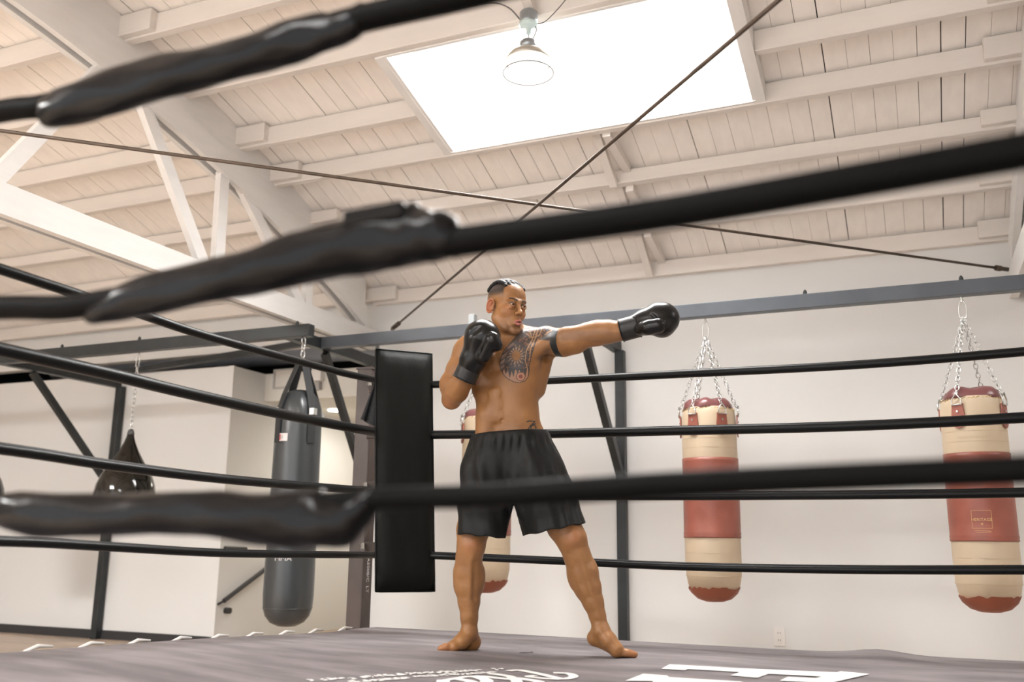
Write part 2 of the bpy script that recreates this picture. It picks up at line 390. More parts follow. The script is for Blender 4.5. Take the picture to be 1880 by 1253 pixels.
tag(MB().tube([a, b], .016, 10).build('wall_bar', M['blackbase']), 'short black horizontal bar on the corridor wall by the partition corner', 'bar')
p = (-.87, YW)
t = thing('wall_outlet', 'small white double power outlet low on the back wall', 'outlet', (p[0], YW-.003, -.10))
zc = -.105; bevel(MB().box((p[0]-.035, YW-.006, zc-.057), (p[0]+.035, YW-.0005, zc+.057)).build('cover_plate', M['plate'], t), .002)
for s in (-1, 1):
    so = MB().box((p[0]-.017, YW-.009, zc+s*.022-.014), (p[0]+.017, YW-.006, zc+s*.022+.014)).build('socket', M['plate'], t)
    for dx in (-.007, .007): MB().box((p[0]+dx-.0015, YW-.0098, zc+s*.022-.004), (p[0]+dx+.0015, YW-.009, zc+s*.022+.006)).build('slot', M['slot'], so)
tag(MB().tube([(-9, 7.6, 2.36), (-3.98, 7.6, 2.30)], .11, 20).build('air_duct', M['duct'], None, True), 'grey round duct in the dark gap above the partition walls', 'duct')
tag(MB().bar(at_y(236, 683, 6.42), at_y(600, 624, 6.3), .05, .05).build('diagonal_brace_bar', M['steel']), 'dark sloping steel bar in the gap above the left partition wall', 'steel bar')

# crossed tie rods with turnbuckle
def rod(name, a, b, label, tb=None):
    t = thing(name, label, 'tie rod', tuple(a), 'crossed tie rods under the roof')
    MB().tube([a, b], .008, 10).build('rod', M['rod'], t, True)
    if tb is not None:
        d = norm(np.array(b)-np.array(a)); c = np.array(tb); u = np.array([0, 0, 1.])
        s_ = norm(np.cross(d, u))
        m = MB()
        for k in (-1, 1): m.bar(c-d*.07+s_*k*.016, c+d*.07+s_*k*.016, .008, .012)
        m.tube([c-d*.095, c-d*.06], .018, 10); m.tube([c+d*.06, c+d*.095], .018, 10)
        m.build('turnbuckle', M['rod'], t)
R1a = at_z(1850, 495, 2.17); R1b = at_z(0, 240, 2.17); d1 = norm(R1b-R1a)
rod('tie_rod', R1a-d1*.18, R1a+d1*6.2, 'dark thin tie rod sloping down from upper left to a turnbuckle at right', R1a)
R2a = at_z(725, 600, 2.14); R2b = at_z(1430, 0, 2.14); d2 = norm(R2b-R2a)
rod('tie_rod', R2a-d2*.12, R2a+d2*6.2, 'dark thin tie rod rising steeply from behind the boxer to the top right', R2a+d2*.03)

# pendant lamp on the skylight header
LX, LY = at_y(970, 130, 4.03)[0], 4.03
def lz(py): return at_y(970, py, LY)[2]
t = thing('pendant_lamp', 'glass pendant lamp hanging in front of the bright skylight', 'lamp', (LX, LY, lz(160)))
MB().lathe([(.001, 0), (.045, 0), (.048, .01), (.048, .06), (.04, .07), (.001, .07)], (LX, LY, lz(44)), 20).build('ceiling_box', M['galv'], t, True)
MB().lathe([(.001, -.05), (.012, -.05), (.014, -.02), (.04, -.015), (.052, .0), (.05, .012), (.001, .012)], (LX, LY, lz(47)), 20).build('socket_cap', mat('clear_insulator', (.55, .68, .68), .15, spec=.7), t, True)
MB().tube([(LX, LY, lz(60)), (LX, LY, lz(80))], .004, 8).build('hook', M['chrome'], t)
MB().tube([(LX+.03, LY, lz(44)), (LX+.045, LY, lz(58)), (LX+.02, LY, lz(78))], .003, 8).build('lamp_cord', M['cable'], t)
MB().lathe([(.001, 0), (.048, 0), (.048, .035), (.04, .045), (.001, .045)], (LX, LY, lz(91)), 24).build('ballast_cap', M['galv'], t, True)
zt = lz(92)
MB().lathe([(.05, .0), (.075, -.012), (.105, -.035), (.122, -.07), (.119, -.07), (.102, -.038), (.072, -.016), (.05, -.006)], (LX, LY, zt), 36).build('reflector_collar', mat('spun_collar', (.5, .46, .4), .35, metal=.4), t, True)
gl = bpy.data.materials.new('clear_acrylic'); gl.use_nodes = True; nt = gl.node_tree; nt.nodes.clear()
o_ = nt.nodes.new('ShaderNodeOutputMaterial'); mx = nt.nodes.new('ShaderNodeMixShader'); tr = nt.nodes.new('ShaderNodeBsdfTransparent'); gs = nt.nodes.new('ShaderNodeBsdfGlossy')
gs.inputs['Roughness'].default_value = .1; mx.inputs[0].default_value = .12; nt.links.new(tr.outputs[0], mx.inputs[1]); nt.links.new(gs.outputs[0], mx.inputs[2]); nt.links.new(mx.outputs[0], o_.inputs[0])
m = MB(); V = []; F = []; pr = [(.119, -.07), (.125, -.10), (.128, -.13)]
for r_, z_ in pr:
    for k in range(36): V.append((LX+r_*math.cos(k*math.pi/18), LY+r_*math.sin(k*math.pi/18), zt+z_))
for i in range(2):
    for k in range(36): F.append((i*36+k, i*36+(k+1) % 36, (i+1)*36+(k+1) % 36, (i+1)*36+k))
m.add(V, F).build('clear_bowl', gl, t, True)
MB().lathe([(.001, -.125), (.06, -.118), (.098, -.095), (.112, -.068), (.001, -.045)], (LX, LY, zt), 32).build('lit_lens', mat('lamp_lens_lit', (1, .97, .9), .4, emit=3), t, True)
MB().tube([(LX+.129*math.cos(k*math.pi/20), LY+.129*math.sin(k*math.pi/20), zt-.131) for k in range(40)], .003, 6, closed=True).build('rim_wire', M['cable'], t)
c1 = [at_y(px, py, 4.03) for px, py in ((560, 62), (700, 45), (800, 25), (860, 12), (905, 5), (935, 15), (955, 36), (963, 42))]
c2 = [at_y(px, py, 4.03) for px, py in ((986, 44), (1003, 38), (1030, 10), (1060, -25), (1120, -60))]
def smooth_path(P, n=6):
    P = [np.array(p, float) for p in P]; out = []
    for i in range(len(P)-1):
        p0, p1, p2, p3 = P[max(i-1, 0)], P[i], P[i+1], P[min(i+2, len(P)-1)]
        for k in range(n):
            u = k/n; out.append(.5*((2*p1)+(-p0+p2)*u+(2*p0-5*p1+4*p2-p3)*u*u+(-p0+3*p1-3*p2+p3)*u**3))
    return out+[P[-1]]
tag(MB().tube(smooth_path(c1), .004, 8).build('electric_cable', M['cable'], None, True), 'grey cable clipped along the roof beam to the left of the lamp', 'cable')
tag(MB().tube(smooth_path(c2), .003, 8).build('electric_cable', M['cable'], None, True), 'grey cable curving up from the lamp to the right', 'cable')

# ------------------------------------------------------------------ steel bag rack
t = thing('bag_rack', 'black steel bag rack with wall posts, arms and long hanging beams', 'bag rack', (-2, 6.4, FZ))
BZ = 1.93
bevel(MB().box((-3.915, 5.55, BZ-.085), (5.2, 5.62, BZ)).build('hanging_beam', M['steelgrey'], t), .003)
bevel(MB().box((-9.4, 5.15, BZ-.085), (-3.74, 5.22, BZ)).build('hanging_beam', M['steel'], t), .003)
tag(t.children[0], 'long right hand beam carrying the tan and red bags'); tag(t.children[1], 'left hand beam carrying the black bags')
for xx, y0, nm in ((-1.93, 5.62, 1), (-3.95, 5.22, 0), (-6.78, 5.22, 0), (2.3, 5.62, 0)):
    bevel(MB().box((xx-.033, y0, BZ-.085), (xx+.033, 6.44, BZ-.004)).build('arm', M['steel'], t), .003)
    x2 = {-1.93: -1.90, -3.95: -4.02, -6.78: -6.72, 2.3: 2.3}[xx]
    bevel(MB().box((x2-.033, 6.375, FZ), (x2+.033, 6.44, BZ-.08)).build('post', M['steel'], t), .003)
    MB().bar((xx, 5.66 if xx != -6.78 else 5.5, BZ-.10), (x2, 6.39, .93), .05, .05, (0, 0, 1)).build('brace', M['steel'], t)
for xx, yy in ((.33, 5.585), (-.51, 5.585), (-5.3, 5.185), (-3.86, 5.185), (-6.1, 5.185)):
    MB().lathe([(.001, 0), (.012, 0), (.012, .02), (.006, .03), (.001, .035)], (xx, yy, BZ), 10).build('bolt', M['steel'], t)
tb_ = at_y(868, 592, 5.585); MB().box((tb_[0]-.02, 5.56, BZ), (tb_[0]+.02, 5.61, BZ+.07)).build('bracket_tab', M['galv'], t)

def link_pts(c, d, s, L=.034, W=.0105, n=10):
    P = []
    for k in range(n):
        a = 2*math.pi*k/n
        P.append(np.array(c)+d*math.copysign(abs(math.cos(a))**.8, math.cos(a))*L/2+s*math.sin(a)*W)
    return P
def chain(name, a, b, parent, L=.034, r=.0027, W=.0105):
    a = np.array(a, float); b = np.array(b, float); D = b-a; n = max(2, int(np.linalg.norm(D)/(L*.78))); d = norm(D)
    s = norm(np.cross(d, (0.31, 1, .13))); s2 = np.cross(d, s); m = MB()
    for i in range(n):
        m.tube(link_pts(a+D*(i+.5)/n, d, s if i % 2 else s2, L, W), r, 6, closed=True)
    return m.build(name, M['chrome'], parent, True)
def carabiner(a, b, parent, W=.02, r=.004):
    a = np.array(a, float); b = np.array(b, float); d = norm(b-a); s = norm(np.cross(d, (0.2, 1, 0))); L = np.linalg.norm(b-a); P = []
    for k in range(16):
        an = 2*math.pi*k/16; wv = W*(1-.25*math.cos(an)); P.append((a+b)/2+d*math.cos(an)*L/2+s*math.sin(an)*wv)
    return MB().tube(P, r, 8, closed=True).build('carabiner', M['chrome'], parent, True)

def text_mesh(txt, size, m, parent, fn, name, extr=.0):
    cu = bpy.data.curves.new('t', 'FONT'); cu.body = txt; cu.size = size; cu.align_x = 'CENTER'; cu.align_y = 'CENTER'; cu.resolution_u = 2
    to = bpy.data.objects.new('t', cu); COL.objects.link(to); dg = bpy.context.evaluated_depsgraph_get(); dg.update()
    me = bpy.data.meshes.new_from_object(to.evaluated_get(dg)); V = [fn(v.co.x, v.co.y) for v in me.vertices]; F = [list(p.vertices) for p in me.polygons]
    bpy.data.objects.remove(to); bpy.data.curves.remove(cu)
    return mesh_obj(name, V, F, m, parent)

def tan_bag(cx, cy, zt, zb, label, nch, ph, text=False, jag=0):
    R = .163; H = zt-zb
    t = thing('heavy_bag', label, 'punching bag', (cx, cy, zb), 'tan and red leather heavy bags')
    rn = random.Random(jag); jg = [rn.uniform(-.008, .008) for _ in range(48)]
    # canvas body
    def wob(r, z, a): return (r*(1+.012*math.sin(2*a+ph)+.006*math.sin(7*a+z*9)), z)
    prof = [(.001, .0), (.05, .003), (.095, .018), (.13, .05), (.15, .095), (.160, .15), (R, .22), (R, .30), (R, .5), (R, .8), (R, H-.12), (R*.985, H-.06), (R*.95, H-.03), (R*.90, H-.012), (R*.7, H-.01), (.001, H-.01)]
    MB().lathe(prof, (cx, cy, zb), 48, wob).build('canvas_body', M['tan'], t, True)
    def jz(r, z, a):
        k = int(a/(2*math.pi)*48) % 48
        rr, zz = wob(r, z, a); return (rr, zz+(jg[k] if z > .07 else 0))
    MB().lathe([(.001, -.003), (.052, .0), (.098, .015), (.134, .047), (.1495, .078), (.1500, .079), (.14, .075), (.001, .06)], (cx, cy, zb), 48, jz).build('bottom_cap', M['redcap'], t, True)
    b0, b1 = .362*H/1.14, .825*H/1.14
    prof = [(R-.01, b0+.002), (R+.004, b0), (R+.0055, b0+.006), (R+.003, b0+.014), (R+.0055, b0+.024), (R+.003, b0+.034), (R+.003, b0+.2), (R+.003, b1-.02), (R+.004, b1), (R-.01, b1-.002)]
    MB().lathe(prof, (cx, cy, zb), 48, wob).build('leather_band', M['red'], t, True)
    # leather top with puckered rim
    def top(r, z, a): return (r*(1+.03*math.sin(nch*a+ph)), z+.008*math.sin(nch*a+ph))
    MB().lathe([(R*.92, H-.028), (R*.915, H-.012), (R*.87, H+.014), (R*.74, H+.034), (R*.5, H+.042), (.001, H+.042)], (cx, cy, zb), 48, top).build('leather_top', M['plum'], t, True)
    m = MB()
    for k in range(44):
        a = 2*math.pi*k/44; rr = R*.935; c = np.array([cx+rr*math.cos(a), cy+rr*math.sin(a), zb+H-.024+.003*math.sin(k*2.1)])
        tv = np.array([-math.sin(a), math.cos(a), 0]); m.tube([c-tv*.009-[0, 0, .004], c+tv*.009+[0, 0, .005]], .0028, 5)
    m.build('rim_stitching', M['stitch'], t)
    # panel seams printed lines on the canvas
    for zz in (H-.20, H-.255, b0-.085, b0-.15, b0-.215):
        MB().tube([(cx+(R+.0002)*math.cos(a_)*(1+.012*math.sin(2*a_+ph)), cy+(R+.0002)*math.sin(a_)*(1+.012*math.sin(2*a_+ph)), zb+zz) for a_ in [2*math.pi*k/48 for k in range(48)]], .0008, 4, closed=True).build('seam', M['tanprint'], t)
    top_pt = np.array([cx, cy, BZ-.085-.125])
    for k in range(nch):
        a = ph+2*math.pi*k/nch; er = np.array([math.cos(a), math.sin(a), 0]); tv = np.array([-er[1], er[0], 0]); c = np.array([cx, cy, 0])
        # strap: tongue shape
        pts = [(.030, -.055), (.030, -.075), (.034, -.11), (.036, -.14), (.030, -.165), (.018, -.18), (.0, -.186)]
        V = []; F = []
        ring = [(w_, z_) for w_, z_ in pts]+[(-w_, z_) for w_, z_ in pts[::-1][1:]]
        for off in (R+.003, R+.010):
            for w_, z_ in ring:
                V.append(c+er*math.sqrt(max(off*off-w_*w_, 0))+tv*w_+np.array([0, 0, zt+z_]))
        n = len(ring); F = [tuple(range(n)), tuple(range(2*n-1, n-1, -1))]+[(i, (i+1) % n, n+(i+1) % n, n+i) for i in range(n)]
        st = MB().add(V, F).build('strap', M['red'], t)
        for zz in (-.095, -.16):
            q = c+er*(R+.012)+np.array([0, 0, zt+zz]); MB().tube([q-er*.004, q+er*.002], .006, 8).build('rivet', M['chrome'], st)
        base = c+er*(R+.012)+np.array([0, 0, zt-.06])
        MB().tube([base-tv*.026, base-tv*.022+[0, 0, .03], base+[0, 0, .062], base+tv*.022+[0, 0, .03], base+tv*.026], .0042, 8, closed=True).build('ring', M['chrome'], t, True)
        chain('chain', base+[0, 0, .055]-er*.01, top_pt, t)
    carabiner(top_pt-[0, 0, .012], np.array([cx, cy, BZ-.085-.02]), t, .02, .0035)
    MB().tube([(cx, cy, BZ-.09), (cx, cy, BZ-.12)], .006, 8).build('eye_bolt', M['chrome'], t)
    if text:
        ang0 = math.atan2(-cy, -cx)-.02
        def onbag(off, zc_):
            def f(x_, y_):
                a = ang0+x_/R; return (cx+(R+off)*(1+.012*math.sin(2*a+ph))*math.cos(a), cy+(R+off)*(1+.012*math.sin(2*a+ph))*math.sin(a), zb+zc_+y_)
            return f
        text_mesh('HERITAGE', .021, M['gold'], t, onbag(.0055, .468), 'gold_lettering')
        m = MB(); f = onbag(.005, .425)
        def line(x0, y0, x1, y1, w_=.0016):
            n = 6; d = norm((x1-x0, y1-y0, 0)); q = np.array([-d[1], d[0]])*w_/2; V = []
            for i in range(n+1):
                u = i/n; X, Y_ = x0+(x1-x0)*u, y0+(y1-y0)*u; V += [f(X-q[0], Y_-q[1]), f(X+q[0], Y_+q[1])]
            m.add(V, [(2*i, 2*i+2, 2*i+3, 2*i+1) for i in range(n)])
        for a_ in ((-.045, 0, -.045, .09), (.045, 0, .045, .09), (-.045, 0, .045, 0), (-.045, .09, .045, .09), (-.035, -.012, .035, -.014), (-.03, -.022, .04, -.018)): line(*a_)
        for k in range(5):
            a1 = math.pi/2+k*4*math.pi/5; a2 = a1+4*math.pi/5; line(.007*math.cos(a1), .022+.007*math.sin(a1), .007*math.cos(a2), .022+.007*math.sin(a2), .001)
        m.build('gold_emblem', M['gold'], t)
        m = MB(); f = onbag(.0012, H-.235); xx = -.085; rn2 = random.Random(5)
        while xx < .085:
            for k in range(3): line(xx+rn2.uniform(0, .006), rn2.uniform(-.006, 0), xx+rn2.uniform(0, .006), rn2.uniform(0, .006), .0012)
            xx += .0085 if rn2.random() < .85 else .018
        m.build('faded_print', M['tanprint'], t)
    return t
tan_bag(.322, 5.585, 1.275, .145, 'tan heavy bag with red band at far right, gold emblem on the band', 4, -2.05, True, 2)
tan_bag(-1.108, 5.585, 1.285, .15, 'tan heavy bag with red band hanging between the boxer and the right bag', 6, -1.95, False, 5)
tan_bag(-2.578, 5.585, 1.29, .155, 'tan heavy bag with red band half hidden behind the boxer', 4, -.9, False, 9)

# long black bag
BXc, BYc = -3.80, 5.185
t = thing('heavy_bag', 'long glossy black heavy bag with webbing straps hanging left of the corner pad', 'punching bag', (BXc, BYc, -.08))
prof = [(.001, 0), (.06, .006), (.11, .03), (.142, .07), (.158, .12), (.163, .2), (.162, .4), (.159, .7), (.156, 1.0), (.153, 1.25), (.152, 1.36), (.146, 1.42), (.128, 1.48), (.09, 1.53), (.04, 1.55), (.001, 1.555)]
bb = MB().lathe(prof, (BXc, BYc, -.08), 48, lambda r, z, a: (r*(1+(.05*math.sin(5*a)+.03*math.sin(11*a+z*8))*max(0, (z-1.15)/.4)), z)).build('vinyl_body', M['blackvinyl'], t, True)
MB().tube([(BXc+.158*math.cos(k*math.pi/24), BYc+.158*math.sin(k*math.pi/24), .04) for k in range(48)], .003, 6, closed=True).build('bottom_seam', M['blackvinyl'], t, True)
hk = np.array([BXc, BYc, 1.70])
for k in range(4):
    a = -1.95+k*math.pi/2; er = np.array([math.cos(a), math.sin(a), 0]); tv = np.array([-er[1], er[0], 0])
    c = np.array([BXc, BYc, 0])
    pts = [c+er*.160+[0, 0, 1.10], c+er*.160+[0, 0, 1.22], c+er*.155+[0, 0, 1.33], c+er*.125+[0, 0, 1.43], c+er*.03+[0, 0, 1.665]]
    MB().ribbon(pts, tv*.055, .005).build('strap', M['webbing'], t)
    q = c+er*.165+[0, 0, 1.31]
    MB().box(tuple(q-np.array([.02, .02, .022])), tuple(q+np.array([.02, .02, .022]))).build('buckle', M['chrome'], t)
    MB().tube([c+er*.03+tv*.012+[0, 0, 1.655], c+er*.03-tv*.012+[0, 0, 1.655], hk+er*.006+[0, 0, .0]], .004, 6, closed=True).build('ring', M['chrome'], t)
chain('chain', (BXc, BYc, 1.70), (BXc, BYc, BZ-.085), t, .05, .0055, .015)
aL = math.atan2(-BYc, -BXc)-.72
def onb(off, zc_):
    return lambda x_, y_: (BXc+(.155+off)*math.cos(aL+x_/.155), BYc+(.155+off)*math.sin(aL+x_/.155), zc_+y_)
def curved_rect(f, x0, y0, x1, y1, nm, m_, parent, n=6):
    V = []; F = []
    for i in range(n+1):
        X = x0+(x1-x0)*i/n; V += [f(X, y0), f(X, y1)]
    F = [(2*i, 2*i+2, 2*i+3, 2*i+1) for i in range(n)]
    return mesh_obj(nm, V, F, m_, parent)
lb = curved_rect(onb(.004, 1.135), -.03, -.026, .045, .026, 'label', M['label'], t)
curved_rect(onb(.0048, 1.135), -.026, -.020, -.008, .020, 'label_print', M['labelred'], lb)
text_mesh('O', .03, M['slot'], lb, onb(.0052, 1.135), 'label_print')
aL2 = math.atan2(-BYc, -BXc)-.30
text_mesh('MMA', .05, M['label'], t, lambda x_, y_: (BXc+.1655*math.cos(aL2+x_/.16), BYc+.1655*math.sin(aL2+x_/.16), .355+y_), 'white_lettering')
# teardrop bags
def teardrop(cx, cy, label):
    t = thing('teardrop_bag', label, 'punching bag', (cx, cy, .45), 'glossy black teardrop bags')
    prof = [(.001, .06), (.07, .066), (.13, .09), (.175, .13), (.203, .19), (.214, .26), (.214, .33), (.203, .40), (.176, .47), (.138, .53), (.100, .59), (.067, .65), (.041, .71), (.028, .75), (.022, .78), (.001, .79)]
    MB().lathe(prof, (cx, cy, .45), 48, lambda r, z, a: (r*(1+.012*math.sin(9*a+z*14)*(z > .25)), z)).build('vinyl_body', M['gloss'], t, True)
    MB().lathe([(.024, 0), (.026, .02), (.02, .04), (.012, .05), (.001, .055)], (cx, cy, 1.21), 14).build('neck_cap', M['slot'], t, True)
    chain('chain', (cx, cy, 1.25), (cx, cy, BZ-.17), t, .042, .0034, .0125)
    carabiner((cx, cy, BZ-.19), (cx, cy, BZ-.09), t, .02, .003)
    MB().tube([(cx-.03, cy, 1.235), (cx+.03, cy, 1.235)], .003, 6).build('pin', M['chrome'], t)
teardrop(-5.295, 5.185, 'glossy black teardrop bag on a chain in front of the left partition wall')
teardrop(-6.875, 5.185, 'glossy black teardrop bag cut off by the left edge of the view')
# ------------------------------------------------------------------ ring
t = thing('ring_platform', 'raised boxing ring platform with a grey brown canvas floor and white lettering', 'boxing ring', (-1, 2.8, FZ))
def sst(x): x = np.clip(x, 0, 1); return x*x*(3-2*x)
LE = [(-2.80, 4.69), (-2.86, 4.60), (-2.90, 4.2), (-2.93, 3.6), (-2.95, 3.0), (-2.97, 2.4), (-2.98, 1.8), (-2.98, .95)]
def zleft(y): return max(0.0, (4.35-y)*.040) if y > 2.2 else max(0, .086*(1-(2.2-y)/1.4))
def xedge(y): return np.interp(y, [p[1] for p in LE[::-1]], [p[0] for p in LE[::-1]])
def cz(x, y):
    z = zleft(y)*(1-sst((x-xedge(y))/1.5))
    return float(z+.022*math.exp(-((x+.2)/.13)**2-((y-4.62)/.25)**2)+.003*math.sin(x*5+y*3)*sst((4.67-y)/.4)*sst((y-4.25)/-.3+1))
nx, ny = 90, 60; V = []; F = []
for j in range(ny+1):
    y = .80+(4.67-.80)*j/ny
    xs0 = np.interp(y, [p[1] for p in LE[::-1]], [p[0] for p in LE[::-1]])
    for i in range(nx+1):
        u = (i/nx)**1.3; x = xs0+(1.25-xs0)*u
        yy = y+(.02*math.sin(x*2.1) if j == ny else 0)
        z = cz(x, y)
        V.append((x, yy, z))
for j in range(ny):
    for i in range(nx):
        a = j*(nx+1)+i; F.append((a, a+1, a+nx+2, a+nx+1))
# skirt
def skirt(idx, dz):
    n0 = len(V)
    for k in idx: V.append((V[k][0], V[k][1], dz))
    for q in range(len(idx)-1): F.append((idx[q], idx[q+1], n0+q+1, n0+q))
nface = len(F)
for idx in ([j*(nx+1) for j in range(ny+1)], [ny*(nx+1)+i for i in range(nx+1)], [j*(nx+1)+nx for j in range(ny+1)], list(range(nx+1))): skirt(idx, -.06)
mesh_obj('canvas', V, F, M['canvas'], t, True)
bevel(MB().box((-2.87, .84, FZ+.002), (1.24, 4.60, -.012)).build('apron', M['apron'], t), .01)
m = MB()
for k in range(11):
    y = 4.45-k*.235; xs0 = np.interp(y, [p[1] for p in LE[::-1]], [p[0] for p in LE[::-1]]); z = zleft(y)
    m.tube([(xs0+.0, y+.06, z+.006), (xs0-.005, y, z+.012), (xs0-.01, y-.05, z-.004), (xs0-.012, y-.07, z-.03)], [.005, .008, .007, .004], 6)
m.build('edge_lacing', M['lace'], t, True)['kind'] = 'stuff'
def mz(px, py, h=.003):
    p = at_z(px, py, h)
    for _ in range(6): p = at_z(px, py, h+cz(p[0], p[1]))
    return p
def decal(polys, nm, m_, h=.0035, tris=None):
    V = []; F = []
    for P in polys:
        n = len(V); V += [mz(x_, y_, h) for x_, y_ in P]; F.append(list(range(n, n+len(P))))
    return mesh_obj(nm, V, F, m_, t)
A = lambda X, Y_: (1130+X/3.917, 1205+Y_/3.917)
decal([[A(*q) for q in P] for P in (
  [(330, 92), (388, 60), (530, 68), (880, 88), (1590, 118), (1620, 110), (1828, 130), (1560, 190), (1400, 188), (1180, 178), (1240, 150), (1440, 160), (1485, 148), (1100, 128), (1020, 157), (825, 140), (895, 116), (520, 94), (500, 103)],
  [(70, 178), (200, 128), (370, 140), (385, 152), (900, 184), (1000, 215), (700, 260), (300, 230), (265, 180)])], 'block_lettering', M['print'])
def stroke(P, w0, nm=None, mb=None):
    # painted brush stroke following picture points, laid out on the canvas plane
    Q = smooth_path([mz(*p) for p in P], 6); W = w0 if hasattr(w0, '__len__') else [w0]*len(Q); V = []
    for i, q in enumerate(Q):
        d = norm(Q[min(i+1, len(Q)-1)]-Q[max(i-1, 0)]); s = np.array([-d[1], d[0], 0])*W[i]/2; V += [q-s, q+s]
    mb.add(V, [(2*i, 2*i+2, 2*i+3, 2*i+1) for i in range(len(Q)-1)])
B = lambda X, Y_: (800+X/7.23, 1213+Y_/7.23)
sm = MB()
for P, w_ in (([(960, 140), (1120, 132), (1400, 185), (1560, 222), (1700, 245), (1830, 215), (1760, 175), (1560, 165)], .035),
              ([(1650, 250), (1450, 240), (1230, 215), (1330, 200)], .03), ([(1030, 245), (1080, 285), (1000, 330)], .04), ([(1040, 235), (1180, 250), (1370, 285), (1330, 330)], .04),
              ([(700, 175), (850, 190), (1000, 220), (980, 248), (820, 235), (640, 215), (490, 215)], .035),
              ([(490, 205), (620, 240), (680, 275), (640, 320)], .045), ([(90, 270), (260, 240), (420, 215), (560, 225)], .03), ([(280, 245), (440, 275), (560, 330)], .04), ([(100, 260), (110, 300), (240, 340)], .045)):
    stroke([B(*q) for q in P], w_, mb=sm)
sm.build('script_lettering', M['print'], t)
# two lines of small worn lettering
rn = random.Random(4); sm = MB()
for (x0, y0, x1, y1) in ((566, 1248, 922, 1227), (640, 1251, 908, 1232.5)):
    n = 34
    for k in range(n):
        u = k/n; X = x0+(x1-x0)*u; Y_ = y0+(y1-y0)*u+.6*math.sin(u*9)
        if rn.random() < .12: continue
        dx = (x1-x0)/n
        for q in range(3):
            a_, b_ = rn.uniform(0, .8)*dx, rn.uniform(-.8, 2.2)
            stroke([(X+a_, Y_+b_), (X+a_+rn.uniform(.2, .7)*dx, Y_+b_+rn.uniform(-.9, .9))], .022, mb=sm)
sm.build('small_worn_lettering', M['print'], t)['kind'] = 'stuff'
sm = MB()
for P in ([(957, 1199), (960, 1195)], [(961, 1198.5), (964, 1194.5), (967, 1198.8)], [(969, 1199), (971, 1196), (975, 1195.5), (976, 1198)]): stroke(P, .012, mb=sm)
sm.build('small_grey_mark', M['greyprint'], t)

# corner posts
def post(x, y, label, sx=1, sy=-1):
    t = thing('corner_post', label, 'ring post', (x, y, FZ), 'steel ring corner posts')
    bevel(MB().box((x-.05, y-.05, FZ), (x+.05, y+.05, 1.47)).build('column', M['poststeel'], t), .006)
    MB().box((x-.055, y-.055, 1.463), (x+.055, y+.055, 1.477)).build('cap_plate', M['poststeel'], t)
    return t
pt = post(-2.935, 4.665, 'brown steel corner post behind the black corner pad')
text_mesh('A500B/C  LT', .036, M['label'], pt, lambda x_, y_: (-2.8835, 4.665+y_, .28-x_), 'stencilled_text')
post(1.31, 4.66, 'brown steel corner post beyond the right edge of the view')
post(-3.04, .74, 'brown steel corner post beyond the left edge of the view'); post(1.31, .74, 'brown steel corner post to the right of the camera')
for k, z in enumerate((.40, .735, 1.05, 1.32)):
    wd = ['lowest', 'third', 'second', 'top'][k]
    t = thing('rope_bracket', '%s steel rope bracket between the corner post and the corner pad' % wd, 'bracket', (-2.85, 4.6, z), 'rope brackets on the corner post')
    bevel(MB().bar((-2.885, 4.60, z+.03), (-2.66, 4.52, z+.03), .02, .07).build('turnbuckle_plate', M['poststeel'], t), .006)
    MB().tube([(-2.90, 4.60, z+.05), (-2.86, 4.56, z+.05), (-2.84, 4.53, z+.02)], .012, 8).build('hook', M['chrome'], t)
# corner pad
cc = np.array([-2.505, 4.375, 0.]); tx = np.array([.7071, .7071, 0]); tn = np.array([.7071, -.7071, 0])
def padpt(u, w_, z): return cc+tx*u+tn*w_+np.array([0, 0, z])
V = []; F = []; NU, NZ = 12, 26
for s in (0, 1):
    for j in range(NZ+1):
        v_ = j/NZ; z = .214+(1.49-.214)*v_
        sh = -.055*(v_-.5)
        for i in range(NU+1):
            u_ = (i/NU-.5)*.316; ed = min(1, min(i, NU-i)/1.5)*min(1, min(j, NZ-j)/1.2)
            w_ = (.012+.035*ed+.002*math.sin(i*1.7+j*.5)) if s else -.015
            V.append(padpt(u_+sh, w_, z))
n1 = (NU+1)*(NZ+1)
for s in (0, 1):
    for j in range(NZ):
        for i in range(NU):
            a = s*n1+j*(NU+1)+i; q = (a, a+1, a+NU+2, a+NU+1); F.append(q if s else q[::-1])
bd = [i for i in range(NU+1)]+[j*(NU+1)+NU for j in range(1, NZ+1)]+[NZ*(NU+1)+i for i in range(NU-1, -1, -1)]+[j*(NU+1) for j in range(NZ-1, 0, -1)]
for q in range(len(bd)):
    a, b = bd[q], bd[(q+1) % len(bd)]; F.append((a, b, b+n1, a+n1))
po = mesh_obj('corner_pad', V, F, M['pad'], None, True); tag(po, 'tall black vinyl corner pad on the ring ropes', 'corner pad')
pipe = [np.array(V[k+n1]) for k in bd]
MB().tube(pipe, .004, 6, closed=True).build('piping', M['rope'], po, True)
# cloth hanging on top rope beside the pad
V = []; F = []; NU, NZ = 14, 16
for j in range(NZ+1):
    v_ = j/NZ
    for i in range(NU+1):
        u_ = i/NU
        px = 694-u_*(5+28*v_)+2*math.sin(u_*9)*v_; py = 700+v_*(86-16*u_)
        p = at_y(px, py, 4.42+.012*math.sin(u_*11+1)*(.3+v_)); V.append(p)
for j in range(NZ):
    for i in range(NU): a = j*(NU+1)+i; F.append((a, a+1, a+NU+2, a+NU+1))
co = mesh_obj('black_shirt', V, F, M['cloth'], None, True); tag(co, 'black cloth shirt hanging on the ropes behind the corner pad', 'shirt')
so = co.modifiers.new('solid', 'SOLIDIFY'); so.thickness = .006

